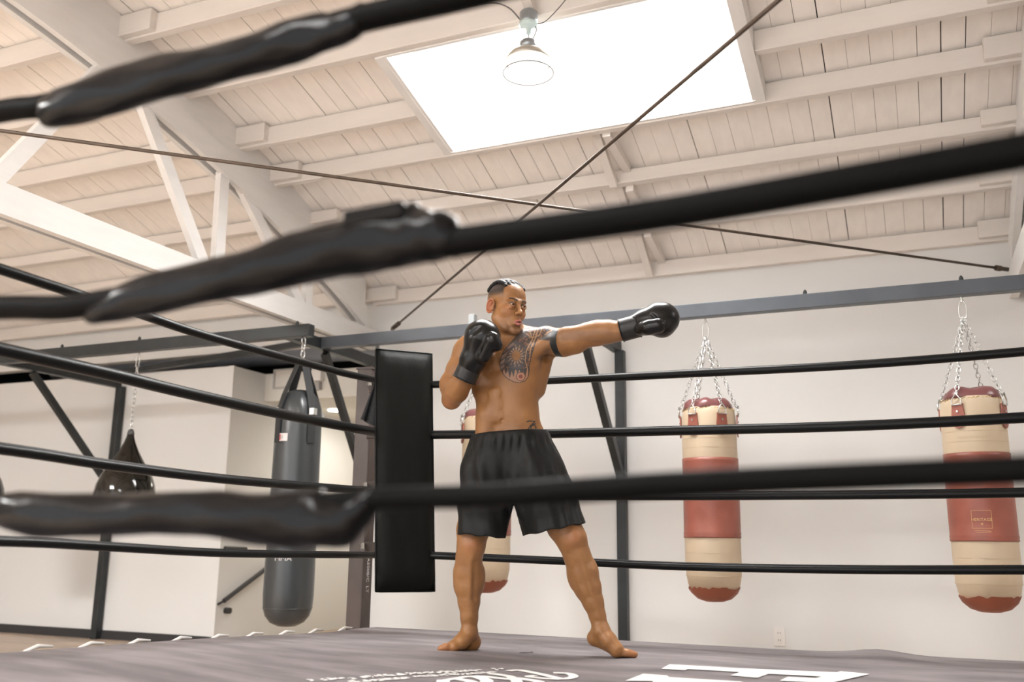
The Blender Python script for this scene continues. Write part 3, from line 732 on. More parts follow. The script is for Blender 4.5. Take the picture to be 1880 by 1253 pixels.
# ropes
def rope(P, r, label, m_='rope', twin=0, **k):
    Q = smooth_path(P, 8)
    o = MB().tube(Q, r, 14).build('ring_rope', M[m_], None, True)
    tag(o, label, 'ring rope', 'black ring ropes')
    if twin:   # rope core seen running along the plastic cover
        MB().tube([q+np.array([0, 0, r*.78])+np.array([0, -.004, 0]) for q in Q], r*.42, 8).build('inner_cord', M['rope'], o, True)
    return o
CX, CY = -2.62, 4.47
nm = ['bottom', 'third', 'second', 'topmost']
far = {3: [(-2.40, 1.318), (-1.736, 1.302), (-1.016, 1.294), (-.23, 1.287), (.48, 1.301), (1.17, 1.33)], 2: [(-2.40, 1.04), (-1.735, 1.023), (-1.024, 1.014), (-.247, 1.006), (.454, 1.016), (1.17, 1.04)],
       1: [(-2.40, .715), (-1.56, .702), (-1.032, .697), (-.267, .695), (.424, .698), (1.17, .71)], 0: [(-2.40, .398), (-1.733, .384), (-1.041, .368), (-.287, .369), (.394, .382), (1.17, .4)]}
for k in range(4):
    P = [(-2.60, CY+.06, far[k][0][1]), (-2.50, CY+.03, far[k][0][1])]+[(x_, CY, z_) for x_, z_ in far[k]]
    rope(P, (.018, .019, .024, .0205)[k], '%s black rope of the ring side behind the boxer, from the top' % nm[k] if k in (1, 2) else '%s black rope of the ring side behind the boxer' % nm[k], twin=k in (0, 1))
left = {3: [(1.05, 1.34), (2.0, 1.322), (2.32, 1.316), (2.648, 1.311), (2.983, 1.303), (3.634, 1.314), (4.011, 1.322), (4.40, 1.342)],
        2: [(1.05, 1.07), (2.044, 1.062), (2.493, 1.058), (2.872, 1.049), (3.452, 1.044), (4.035, 1.047), (4.42, 1.054)],
        1: [(1.05, .76), (2.089, .745), (2.539, .728), (3.173, .718), (4.064, .727), (4.43, .738)],
        0: [(1.05, .47), (2.131, .455), (2.577, .438), (3.207, .412), (4.094, .399), (4.44, .395)]}
for k in range(4):
    P = [(-2.68, y_, z_) for y_, z_ in left[k]]+[(-2.64, 4.50, left[k][-1][1])]
    rope(P, (.016, .0185, .024, .0185)[k], '%s black rope on the left side of the ring, left of the corner pad' % nm[k], twin=k in (0, 1))
YN = 1.15
near = {'low': ([(0, 948), (20, 945), (400, 938), (690, 917), (900, 911), (1250, 889), (1880, 863), (2600, 835)], .0165), 'mid': ([(-300, 575), (0, 565), (160, 560), (500, 492), (850, 443), (1250, 387), (1880, 277), (2600, 150)], .0225), 'up': ([(-300, 265), (0, 205), (100, 190), (370, 115), (650, 38), (860, -10), (1100, -70), (1600, -200)], .0225)}
RL = {'low': 'blurred black rope crossing low in front of the boxer', 'mid': 'blurred thick black rope crossing the middle of the view close to the camera', 'up': 'blurred black rope crossing the top left corner close to the camera'}
WL = {'low': 'rumpled black vinyl wrap on the low near rope at left', 'mid': 'rumpled black vinyl wrap on the middle near rope', 'up': 'rumpled black vinyl wrap on the top near rope at upper left'}
WR = {'low': [(-15, 935, 10), (4, 938, 30), (60, 945, 38), (200, 945, 40), (330, 943, 40), (450, 950, 47), (560, 955, 50), (640, 955, 48), (670, 935, 36), (690, 920, 22)],
      'mid': [(160, 580, 12), (180, 572, 24), (260, 545, 36), (400, 512, 44), (520, 485, 49), (640, 452, 54), (740, 434, 57), (800, 429, 53), (830, 434, 42), (846, 444, 24)],
      'up': [(78, 212, 14), (96, 205, 32), (180, 175, 42), (300, 142, 42), (420, 112, 40), (520, 82, 40), (600, 58, 36), (650, 42, 32), (672, 28, 24), (700, 24, 19)]}
for kk, (P, r) in near.items():
    pts = [at_y(a, b, YN) for a, b in P]
    e0, e1 = pts[0].copy(), pts[-1].copy()
    pts = [np.array([-2.62, YN, e0[2]-.02])]+pts+[np.array([1.12, YN, e1[2]+.01])]
    pts = [p for p in pts if p[0] < 1.13]; pts.sort(key=lambda p: p[0])
    o = rope(pts, r, RL[kk], 'nearrope')
    W3 = [at_y(a, b, YN) for a, b, _ in WR[kk]]
    dep = [-(((w_-CP)@RM)[2]) for w_ in W3]; rad = [h/FPX*d_ for (_, _, h), d_ in zip(WR[kk], dep)]
    Q = smooth_path([np.append(w_, r_) for w_, r_ in zip(W3, rad)], 10)
    V = []; F = []; n = 26; rn = random.Random(hash(kk) % 97 if False else len(kk)*7)
    phs = [rn.uniform(0, 6) for _ in range(6)]
    for i, q in enumerate(Q):
        for k in range(n):
            a = 2*math.pi*k/n; s = i*.075
            rr = q[3]*(1+.045*math.sin(s*2.3+phs[0]+2*a)+.03*math.sin(s*5.1+phs[1]+3*a)+.022*math.sin(s*9+phs[2]-5*a))
            if math.sin(a) > .55: rr *= 1+.07*math.sin(s*3.7+phs[3])+(-.16 if math.sin(s*1.3+phs[4]) > .93 else 0)
            V.append((q[0]+0*a, q[1]+rr*.8*math.cos(a), q[2]+rr*math.sin(a)))
    for i in range(len(Q)-1):
        for k in range(n): F.append((i*n+k, i*n+(k+1) % n, (i+1)*n+(k+1) % n, (i+1)*n+k))
    F += [tuple(range(n-1, -1, -1)), tuple(range((len(Q)-1)*n, len(Q)*n))]
    wo = mesh_obj('rope_wrap', V, F, M['wrap'], None, True); tag(wo, WL[kk], 'rope wrap', 'rumpled vinyl wraps on the near ropes')
    if kk == 'mid':
        a = at_y(640, 408, YN-.02); b = at_y(750, 388, YN-.02)
        bevel(MB().bar(a, b, .04, .026).build('wrap_flap', M['wrap'], wo), .006)
# ------------------------------------------------------------------ implicit surface tools
B0 = at_z(960, 1201, 0.0)
UV_ = norm(np.array([RM[0, 0], RM[1, 0], 0])); VV_ = np.array([-UV_[1], UV_[0], 0])
def to_world(L):
    L = np.asarray(L, float); return B0+L[..., 0:1]*UV_+L[..., 1:2]*VV_+L[..., 2:3]*np.array([0, 0, 1.])
def pb(px, py, b=0.0):       # body frame point: a = to the right, b = away from the camera, c = up
    r = ray((px, py)); q = CP+r*(((B0-CP)@VV_+b)/(r@VV_)); d = q-B0
    return np.array([d@UV_, b, d[2]])
def ground(px, py, h=0.0):
    d = at_z(px, py, h)-B0; return np.array([d@UV_, d@VV_, h])
def axis(lo, hi, fine, df, dc):
    # non uniform spacing: df inside fine=(a,b), dc elsewhere
    out = [lo]
    while out[-1] < hi:
        x = out[-1]
        if fine is None: s = dc
        else:
            dist = max(fine[0]-x, x-fine[1], 0); s = df+(dc-df)*min(1, dist/.02)
        out.append(x+s)
    return np.array(out, np.float32)
class Field:
    def __init__(s, xs, ys, zs):
        s.ax = (xs, ys, zs); s.F = np.full((len(xs), len(ys), len(zs)), 1.0, np.float32)
    def sub(s, lo, hi):
        sl = []
        for k in range(3):
            i0 = max(0, np.searchsorted(s.ax[k], lo[k])-1); i1 = min(len(s.ax[k]), np.searchsorted(s.ax[k], hi[k])+1); sl.append(slice(i0, max(i1, i0)))
        X, Y, Z = np.meshgrid(s.ax[0][sl[0]], s.ax[1][sl[1]], s.ax[2][sl[2]], indexing='ij', sparse=True)
        return tuple(sl), X, Y, Z
    def comb(s, sl, d, k, mode):
        f = s.F[sl]
        if mode == 'u':
            h = np.maximum(k-np.abs(f-d), 0)/k; s.F[sl] = np.minimum(f, d)-h*h*k*.25
        else:
            h = np.maximum(k-np.abs(f+d), 0)/k; s.F[sl] = np.maximum(f, -d)+h*h*k*.25
    def ell(s, c, r, k=.02, R=None, mode='u'):
        c = np.array(c, np.float32); r = np.array(r, np.float32); m = max(r)+k+.012
        sl, X, Y, Z = s.sub(c-m, c+m)
        if 0 in s.F[sl].shape: return
        X = X-c[0]; Y = Y-c[1]; Z = Z-c[2]
        if R is not None: x, y, z = (R[0][i]*X+R[1][i]*Y+R[2][i]*Z for i in range(3))
        else: x, y, z = X, Y, Z
        k0 = np.sqrt((x/r[0])**2+(y/r[1])**2+(z/r[2])**2); k1 = np.sqrt((x/r[0]**2)**2+(y/r[1]**2)**2+(z/r[2]**2)**2)+1e-6
        s.comb(sl, k0*(k0-1)/k1, k, mode)
    def cap(s, p, q, r1, r2, k=.02, flat=None, mode='u'):
        # tapered capsule; flat=(axis vector, factor) widens the section along that vector
        p = np.array(p, np.float32); q = np.array(q, np.float32); m = max(r1, r2)*(flat[1] if flat and flat[1] > 1 else 1)+k+.012
        sl, X, Y, Z = s.sub(np.minimum(p, q)-m, np.maximum(p, q)+m)
        if 0 in s.F[sl].shape: return
        d = q-p; L2 = float(d@d)+1e-9; X = X-p[0]; Y = Y-p[1]; Z = Z-p[2]
        t = np.clip((X*d[0]+Y*d[1]+Z*d[2])/L2, 0, 1); t2 = t
        ex, ey, ez = X-t*d[0], Y-t*d[1], Z-t*d[2]; D2 = ex*ex+ey*ey+ez*ez
        if flat:
            a = norm(flat[0]); al = ex*a[0]+ey*a[1]+ez*a[2]; D2 = D2-al*al+(al/flat[1])**2
        s.comb(sl, np.sqrt(D2)-(r1+(r2-r1)*t2), k, mode)
    def path(s, P, k=.02, mode='u', flat=None):
        for a, b in zip(P[:-1], P[1:]): s.cap(a[0], b[0], a[1], b[1], k, flat, mode)
    def mesh(s, smooth=1):
        F = s.F; ins = F < 0; A0, A1, A2 = s.ax
        c = [ins[i:F.shape[0]-1+i, j:F.shape[1]-1+j, k:F.shape[2]-1+k] for i in (0, 1) for j in (0, 1) for k in (0, 1)]
        anyc = c[0].copy(); allc = c[0].copy()
        for q in c[1:]: anyc |= q; allc &= q
        act = np.argwhere(anyc & ~allc); del anyc, allc, c
        idx = -np.ones(tuple(n-1 for n in F.shape), np.int32); idx[act[:, 0], act[:, 1], act[:, 2]] = np.arange(len(act))
        acc = np.zeros((len(act), 3)); cnt = np.zeros(len(act)); I, J, K = act.T
        cor = {}
        for i in (0, 1):
            for j in (0, 1):
                for k in (0, 1): cor[i, j, k] = F[I+i, J+j, K+k].astype(float)
        for a in list(cor):
            for ax in range(3):
                if a[ax] == 0:
                    b = list(a); b[ax] = 1; b = tuple(b); fa, fb = cor[a], cor[b]; m = (fa < 0) != (fb < 0)
                    t = np.where(m, fa/(fa-fb+1e-20), 0)
                    pa = [A0[I+a[0]], A1[J+a[1]], A2[K+a[2]]]; pbb = [A0[I+b[0]], A1[J+b[1]], A2[K+b[2]]]
                    for q in range(3): acc[:, q] += np.where(m, pa[q]+(pbb[q]-pa[q])*t, 0)
                    cnt += m
        V = acc/cnt[:, None]; Q = []
        for ax in range(3):
            sl0 = [slice(None)]*3; sl1 = [slice(None)]*3; sl0[ax] = slice(0, -1); sl1[ax] = slice(1, None)
            e = np.argwhere(ins[tuple(sl0)] != ins[tuple(sl1)])
            u, v = [q for q in range(3) if q != ax]
            ok = (e[:, u] > 0) & (e[:, v] > 0) & (e[:, u] < F.shape[u]-1) & (e[:, v] < F.shape[v]-1); e = e[ok]
            def g(du, dv):
                f = e.copy(); f[:, u] -= du; f[:, v] -= dv; return idx[f[:, 0], f[:, 1], f[:, 2]]
            q4 = np.stack([g(1, 1), g(0, 1), g(0, 0), g(1, 0)], 1)
            flip = ins[e[:, 0], e[:, 1], e[:, 2]] ^ (ax == 1)
            q4[~flip] = q4[~flip][:, ::-1]; Q.append(q4)
        Q = np.concatenate(Q)
        E = np.concatenate([Q[:, [0, 1]], Q[:, [1, 2]], Q[:, [2, 3]], Q[:, [3, 0]]])
        for _ in range(smooth):
            S = np.zeros_like(V); n = np.zeros(len(V))
            for a, b in ((0, 1), (1, 0)):
                for q in range(3): S[:, q] += np.bincount(E[:, a], V[E[:, b], q], len(V))
                n += np.bincount(E[:, a], minlength=len(V))
            V = V*.5+.5*S/n[:, None]
        return V, Q
def np_mesh(name, V, Q, m, parent=None, loc=None):
    me = bpy.data.meshes.new(name); loc = world_loc(parent) if parent is not None else (loc if loc is not None else np.zeros(3))
    me.vertices.add(len(V)); me.vertices.foreach_set('co', (V-loc).astype(np.float32).ravel())
    me.loops.add(Q.size); me.loops.foreach_set('vertex_index', Q.astype(np.int32).ravel())
    me.polygons.add(len(Q)); me.polygons.foreach_set('loop_start', np.arange(0, Q.size, 4, dtype=np.int32))
    me.polygons.foreach_set('use_smooth', np.ones(len(Q), bool)); me.update(calc_edges=True); me.materials.append(m)
    o = bpy.data.objects.new(name, me); COL.objects.link(o)
    if parent is not None: o.parent = parent
    else: o.location = loc
    return o
def rotz(a):
    c, s_ = math.cos(a), math.sin(a); return np.array([[c, s_, 0], [-s_, c, 0], [0, 0, 1.]])   # rows = local axes x,y,z? used via columns
def RZ(a):   # local->body matrix rows indexed [body][local]
    c, s_ = math.cos(a), math.sin(a); return np.array([[c, -s_, 0], [s_, c, 0], [0, 0, 1.]])
def frame(d, side=(0, 1, 0)):
    # matrix whose local z runs along d
    z = norm(d); x = norm(np.cross(side, z)); y = np.cross(z, x); return np.stack([x, y, z], 1)

# ------------------------------------------------------------------ the boxer
HO = pb(930.5, 566.5, -.045); HS = 1.035; YAW = math.radians(36); PIT = math.radians(-4); ROL = math.radians(3)
hf = np.array([math.sin(YAW), -math.cos(YAW), 0]); hl = np.array([math.cos(YAW), math.sin(YAW), 0])   # forward, his left
hz = np.array([0, 0, 1.])
hf, hz = hf*math.cos(PIT)+hz*math.sin(PIT), hz*math.cos(PIT)-hf*math.sin(PIT)
hl, hz = hl*math.cos(ROL)-hz*math.sin(ROL), hz*math.cos(ROL)+hl*math.sin(ROL)
HR = np.stack([hl, hf, hz], 1)        # local (x his left, y forward, z up) -> body frame
def H(x, y, z): return HO+HS*(HR@np.array([x, y, z], float))
gx = axis(-.40, .53, (HO[0]-.10, HO[0]+.12), .0021, .0040)
gy = axis(-.33, .22, (HO[1]-.135, HO[1]+.10), .0021, .0042)
gz = axis(-.012, HO[2]+.17, (HO[2]-.14, HO[2]+.17), .0021, .0040)
f = Field(gx, gy, gz)
TY = RZ(math.radians(-17))          # torso turned a little to the viewer's left
# torso
f.ell(pb(936, 690, .01), (.150, .100, .19), .03, TY)
f.ell(pb(934, 642, .0), (.150, .090, .085), .04, TY)
f.ell(pb(936, 762, .015), (.138, .092, .13), .05, TY)
f.ell(pb(938, 815, .02), (.148, .100, .10), .04, TY)
f.cap(pb(1000, 645, .01), pb(988, 716, .02), .048, .034, .04)      # left lat
f.cap(pb(872, 650, .02), pb(880, 716, .02), .045, .034, .04)
f.ell(pb(905, 668, -.072), (.070, .040, .050), .025, RZ(math.radians(-24)))   # pectorals
f.ell(pb(962, 665, -.066), (.070, .036, .052), .03, RZ(math.radians(-2)))
f.cap(pb(925, 618, -.03), pb(862, 628, -.02), .026, .032, .04)
f.cap(pb(945, 618, -.03), pb(1000, 618, -.03), .028, .04, .04)
f.cap(pb(930, 626, .02), pb(985, 626, .03), .045, .045, .04)
f.cap(pb(930, 626, .02), pb(868, 634, .03), .045, .045, .04)
# abdomen relief
for yy, dx, bb_ in ((722, 0, -.074), (743, 1, -.067), (765, 1, -.060)):
    for s in (-1, 1): f.ell(pb(920+dx+s*12, yy, bb_+.012+s*.009), (.026, .010, .021), .03, TY)
f.cap(pb(916, 700, -.100), pb(919, 762, -.088), .0035, .004, .012, None, 's')
f.cap(pb(914, 650, -.112), pb(914, 690, -.118), .006, .006, .014, None, 's')
f.ell(pb(921.5, 771, -.082), (.0075, .016, .0050), .005, None, 's')
for a_, b_ in (((890, 700), (905, 712)), ((958, 700), (942, 712))): pass
f.cap(pb(892, 728, .0), pb(894, 800, .0), .044, .044, .04)
f.cap(pb(965, 765, -.03), pb(985, 792, -.015), .03, .03, .04)      # oblique over the band
f.cap(pb(893, 765, -.02), pb(891, 800, -.01), .035, .035, .04)
# neck and traps
f.path([(pb(931, 590, .005), .056), (pb(935, 622, .01), .062), (pb(940, 650, .03), .075)], .03)
f.cap(pb(942, 606, .035), pb(992, 618, .03), .030, .036, .035)
f.cap(pb(925, 610, .035), pb(872, 628, .03), .030, .036, .035)
f.cap(pb(953, 598, -.02), pb(928, 636, -.085), .014, .010, .014)   # neck tendon
f.cap(pb(925, 637, -.085), pb(985, 618, -.06), .009, .010, .012)   # collar bones
# left arm (punch), shoulder to wrist
f.ell(pb(1005, 628, -.02), (.068, .062, .062), .035)
f.path([(pb(1006, 628, -.02), .066), (pb(1030, 629, -.045), .061), (pb(1056, 625, -.07), .0565), (pb(1080, 615, -.09), .054)], .02)
f.path([(pb(1080, 615, -.09), .052), (pb(1098, 611.5, -.105), .0555), (pb(1118, 609.5, -.125), .051), (pb(1137, 608.5, -.14), .0415), (pb(1155, 605, -.155), .036)], .02)
f.cap(pb(1040, 614, -.085), pb(1066, 611, -.105), .034, .030, .02)   # biceps
f.cap(pb(1038, 642, -.04), pb(1060, 637, -.07), .030, .026, .02)   # triceps
f.cap(pb(1008, 650, -.045), pb(1022, 640, -.07), .018, .014, .02)
f.ell(pb(1007, 655, -.035), (.020, .022, .026), .022, None, 's')   # armpit hollow
f.cap(pb(965, 655, -.085), pb(1010, 630, -.085), .026, .030, .03)  # pectoral into the shoulder
# right arm (guard)
f.ell(pb(858, 648, .015), (.062, .060, .072), .035)
f.path([(pb(856, 650, .015), .062), (pb(842, 682, .0), .056), (pb(833, 712, -.02), .048), (pb(829, 735, -.03), .040)], .025)
f.path([(pb(829, 733, -.035), .042), (pb(838, 718, -.075), .052), (pb(848, 704, -.115), .042), (pb(855, 690, -.145), .035)], .022)
f.ell(pb(820, 706, -.01), (.034, .035, .05), .02)
f.path([(pb(855, 690, -.145), .034), (pb(868, 660, -.18), .034), (pb(880, 632, -.215), .045)], .02)     # hand in the glove
f.path([(pb(1155, 605, -.155), .034), (pb(1185, 596, -.18), .034), (pb(1208, 588, -.20), .045)], .02)
# pelvis and thighs
f.ell(pb(938, 845, .02), (.165, .11, .11), .05, TY)
f.path([(pb(900, 850, .03), .098), (pb(878, 925, .035), .085), (pb(868, 975, .03), .070)], .03)
f.path([(pb(980, 850, .0), .098), (pb(1012, 925, -.03), .088), (pb(1036, 968, -.05), .071)], .03)
# right leg, knee to ankle
f.path([(pb(868, 975, .03), .074), (pb(865, 1003, .02), .0625), (pb(861, 1024, .03), .0575), (pb(860, 1050, .045), .0625), (pb(860, 1078, .05), .0595), (pb(861, 1105, .05), .048), (pb(861.5, 1135, .045), .0375), (pb(862, 1162, .045), .0325)], .012)
f.ell(pb(866, 999, -.025), (.026, .022, .032), .02)
f.ell(pb(880, 1062, .055), (.026, .034, .060), .022); f.ell(pb(846, 1062, .045), (.030, .032, .066), .022)
f.cap(pb(866, 1020, -.02), pb(863, 1130, .015), .013, .010, .02)

f.cap(pb(873, 1034, -.030), pb(871, 1100, .0), .006, .004, .022, None, 's')
def foot(A_, heel, ball, toes, spread, hz_=.0):
    pass
hl_ = ground(867, 1196, .0); ba_ = ground(832, 1197, .0)
f.path([(pb(862, 1162, .045), .034), (hl_+[0, 0, .045], .036)], .015)
f.ell(hl_+[-.002, .0, .030], (.034, .033, .032), .02)
f.path([(pb(860, 1163, .04), .032), (pb(848, 1178, .02), .030), (ba_+[-.0, 0, .026], .024)], .02, 'u', ((0, 1, 0), 1.35))
f.path([(hl_+[-.01, .012, .022], .022), (ba_+[.01, .02, .018], .019)], .02, 'u', ((0, 1, 0), 1.2))
tb = ba_+[-.004, -.0, .012]
f.cap(tb+[.01, -.035, .008], tb+[.01, .04, .004], .017, .014, .015)
for i, (dx, dy, r_) in enumerate(((-.052, -.040, .0135), (-.050, -.016, .0105), (-.045, .004, .010), (-.037, .022, .0095), (-.027, .038, .009))):
    st_ = tb+[-.002, dy*.8, .004]; f.path([(st_, r_*1.3), (tb+[dx*.5, dy, .011], r_*1.2), (tb+[dx*.95, dy*1.02, r_-.0105], r_*1.02)], .007)
for s in (-1, 1): f.ell(pb(862, 1163, .045)+[0, s*.033, 0], (.014, .012, .016), .014)
# left leg
f.path([(pb(1036, 968, -.05), .076), (pb(1049, 990, -.065), .0665), (pb(1060, 1022, -.055), .0585), (pb(1070, 1052, -.045), .0645), (pb(1079, 1080, -.045), .0585), (pb(1089, 1106, -.05), .045), (pb(1097, 1132, -.055), .0355), (pb(1103, 1156, -.06), .032)], .012)
f.ell(pb(1053, 988, -.115), (.026, .022, .034), .02)
f.ell(pb(1054, 1056, -.035), (.026, .035, .06), .022); f.ell(pb(1083, 1056, -.05), (.030, .032, .065), .022)
f.cap(pb(1062, 1015, -.105), pb(1098, 1130, -.08), .013, .010, .02)

f.cap(pb(1060, 1036, -.128), pb(1080, 1098, -.105), .006, .004, .022, None, 's')
hp = pb(1092, 1171, -.045); bl = ground(1133, 1206.5, .0)+[0, 0, .020]
f.path([(pb(1103, 1156, -.06), .033), (hp, .031)], .02)
f.path([(pb(1104, 1160, -.068), .032), (pb(1118, 1176, -.085), .030), (pb(1132, 1192, -.10), .024), (bl, .019)], .02, 'u', ((0.3, 1, 0), 1.3))
f.path([(hp+[0, 0, -.006], .027), (bl+[-.012, 0, .006], .020)], .022)
f.cap(bl+[-.004, -.036, .0], bl+[-.004, .038, -.004], .018, .015, .016)
for i, (dx, dy, r_) in enumerate(((.072, -.036, .0135), (.066, -.014, .0105), (.058, .004, .010), (.049, .021, .0095), (.038, .036, .009))):
    f.path([(bl+[.0, dy*.85, .003], r_*1.45), (bl+[dx*.55, dy, .000], r_*1.2), (bl+[dx*.97, dy*1.02, r_-.0195], r_*1.02)], .007)
for s in (-1, 1): f.ell(pb(1102, 1158, -.06)+[0, s*.032, 0], (.014, .012, .016), .014)

# head
S_ = HS
def he(c, r, k=.012, mode='u', R=None):
    f.ell(H(*c), tuple(q*S_ for q in r), k, HR if R is None else HR@R, mode)
def hc(p, q, r1, r2, k=.008, mode='u', flat=None): f.cap(H(*p), H(*q), r1*S_, r2*S_, k, flat, mode)
he((0, -.018, .048), (.0745, .094, .078), .02)
he((0, .030, .045), (.0655, .056, .062), .02)
he((0, .022, -.034), (.0625, .062, .082), .022)
he((0, .030, -.088), (.046, .050, .036), .02)
he((0, .076, -.113), (.021, .016, .017), .018)
for s in (-1, 1):
    he((s*.043, .050, -.026), (.022, .022, .022), .02)
    he((s*.050, -.010, -.046), (.014, .024, .026), .02)
    hc((s*.055, .0, -.055), (s*.034, .055, -.104), .014, .013, .02)
    hc((s*.010, .0855, .020), (s*.044, .070, .026), .0085, .008, .014)
    he((s*.031, .090, .000), (.0175, .0115, .0112), .008, 's')
    he((s*.029, .088, -.045), (.020, .012, .022), .02, 's') if False else None
# nose
hc((0, .086, .012), (0, .104, -.028), .0070, .0090, .012)
he((0, .108, -.034), (.0115, .0115, .0095), .007)
for s in (-1, 1):
    he((s*.0125, .097, -.038), (.0075, .0095, .0075), .005)
    he((s*.0065, .106, -.0435), (.0035, .005, .0025), .002, 's')
# eye balls are separate; lids
for s in (-1, 1):
    cxe = s*.031; ring = []
    for k in range(9):
        u = -1+2*k/8; ring.append(((cxe+u*.0155, .0895-.0065*u*u-.003*(u*s > 0)*u*u, .0024+.0066*(1-u*u)+.001*u*s), .0025))
    for a, b in zip(ring[:-1], ring[1:]): hc(a[0], b[0], a[1], b[1], .003)
    for k in range(8):
        u0, u1 = -1+2*k/8, -1+2*(k+1)/8
        hc((cxe+u0*.0158, .0893-.0065*u0*u0, -.0008-.0046*(1-u0*u0)), (cxe+u1*.0158, .0893-.0065*u1*u1, -.0008-.0046*(1-u1*u1)), .0026, .0026, .003)
for s in (-1, 1): he((s*.031, .0775, -.0130), (.015, .0095, .0065), .008)
# mouth: muzzle, pursed lips
he((0, .080, -.075), (.026, .018, .026), .016)
hc((-.015, .0950, -.0730), (-.005, .1025, -.0700), .0036, .0056, .005); hc((.015, .0950, -.0730), (.005, .1025, -.0700), .0036, .0056, .005)
hc((-.005, .1025, -.0700), (.005, .1025, -.0700), .0054, .0054, .004)
hc((-.013, .0950, -.0830), (0, .1015, -.0850), .0044, .0068, .005); hc((.013, .0950, -.0830), (0, .1015, -.0850), .0044, .0068, .005)
he((0, .108, -.0770), (.0085, .008, .0024), .003, 's')
he((0, .092, -.097), (.018, .008, .005), .010, 's')
# ears
for s in (-1, 1):
    er_ = HR@np.array([[1, 0, 0], [0, math.cos(.2), -math.sin(.2)], [0, math.sin(.2), math.cos(.2)]])@RZ(s*.7)
    ear = []
    for k in range(13):
        a = math.radians(20+k*20); bk = .5-.5*math.cos(a)
        ear.append((H(s*(.0745+.014*bk), -.010+.019*math.cos(a), -.004+.029*math.sin(a)*(1 if a < math.pi else 1.05)), (.0036+.0012*(k > 9))*S_))
    f.path(ear, .003)
    f.ell(H(s*.0775, -.013, -.005), (.0035*S_, .0175*S_, .027*S_), .004, HR@RZ(s*.55))
    f.cap(H(s*.080, -.006, .010), H(s*.083, -.018, -.010), .0032*S_, .003*S_, .003)
    f.ell(H(s*.0775, .0045, -.007), (.0045*S_, .0035*S_, .006*S_), .003)
    f.ell(H(s*.0785, -.004, -.030), (.005*S_, .006*S_, .007*S_), .005)
V, Q = f.mesh(1)
VL = V.copy(); V = to_world(V); del f

# skin colour: tone, lips, brows, stubble, ear, nipples, tattoos
def poly_in(P, X, Y):
    n = len(P); r = np.zeros(len(X), bool); j = n-1
    for i in range(n):
        xi, yi = P[i]; xj, yj = P[j]; c = ((yi > Y) != (yj > Y)) & (X < (xj-xi)*(Y-yi)/(yj-yi+1e-9)+xi); r ^= c; j = i
    return r
def dist_poly(P, X, Y, closed=False):
    d = np.full(len(X), 1e9); pts = list(P)+([P[0]] if closed else [])
    for (x0, y0), (x1, y1) in zip(pts[:-1], pts[1:]):
        t = np.clip(((X-x0)*(x1-x0)+(Y-y0)*(y1-y0))/((x1-x0)**2+(y1-y0)**2+1e-9), 0, 1); d = np.minimum(d, np.hypot(X-x0-t*(x1-x0), Y-y0-t*(y1-y0)))
    return d
def lerp(c, d, w_): return c*(1-w_[:, None])+np.array(d)[None]*w_[:, None]
def sm(x, a, b): t = np.clip((x-a)/(b-a), 0, 1); return t*t*(3-2*t)
SK = (.315, .147, .052)
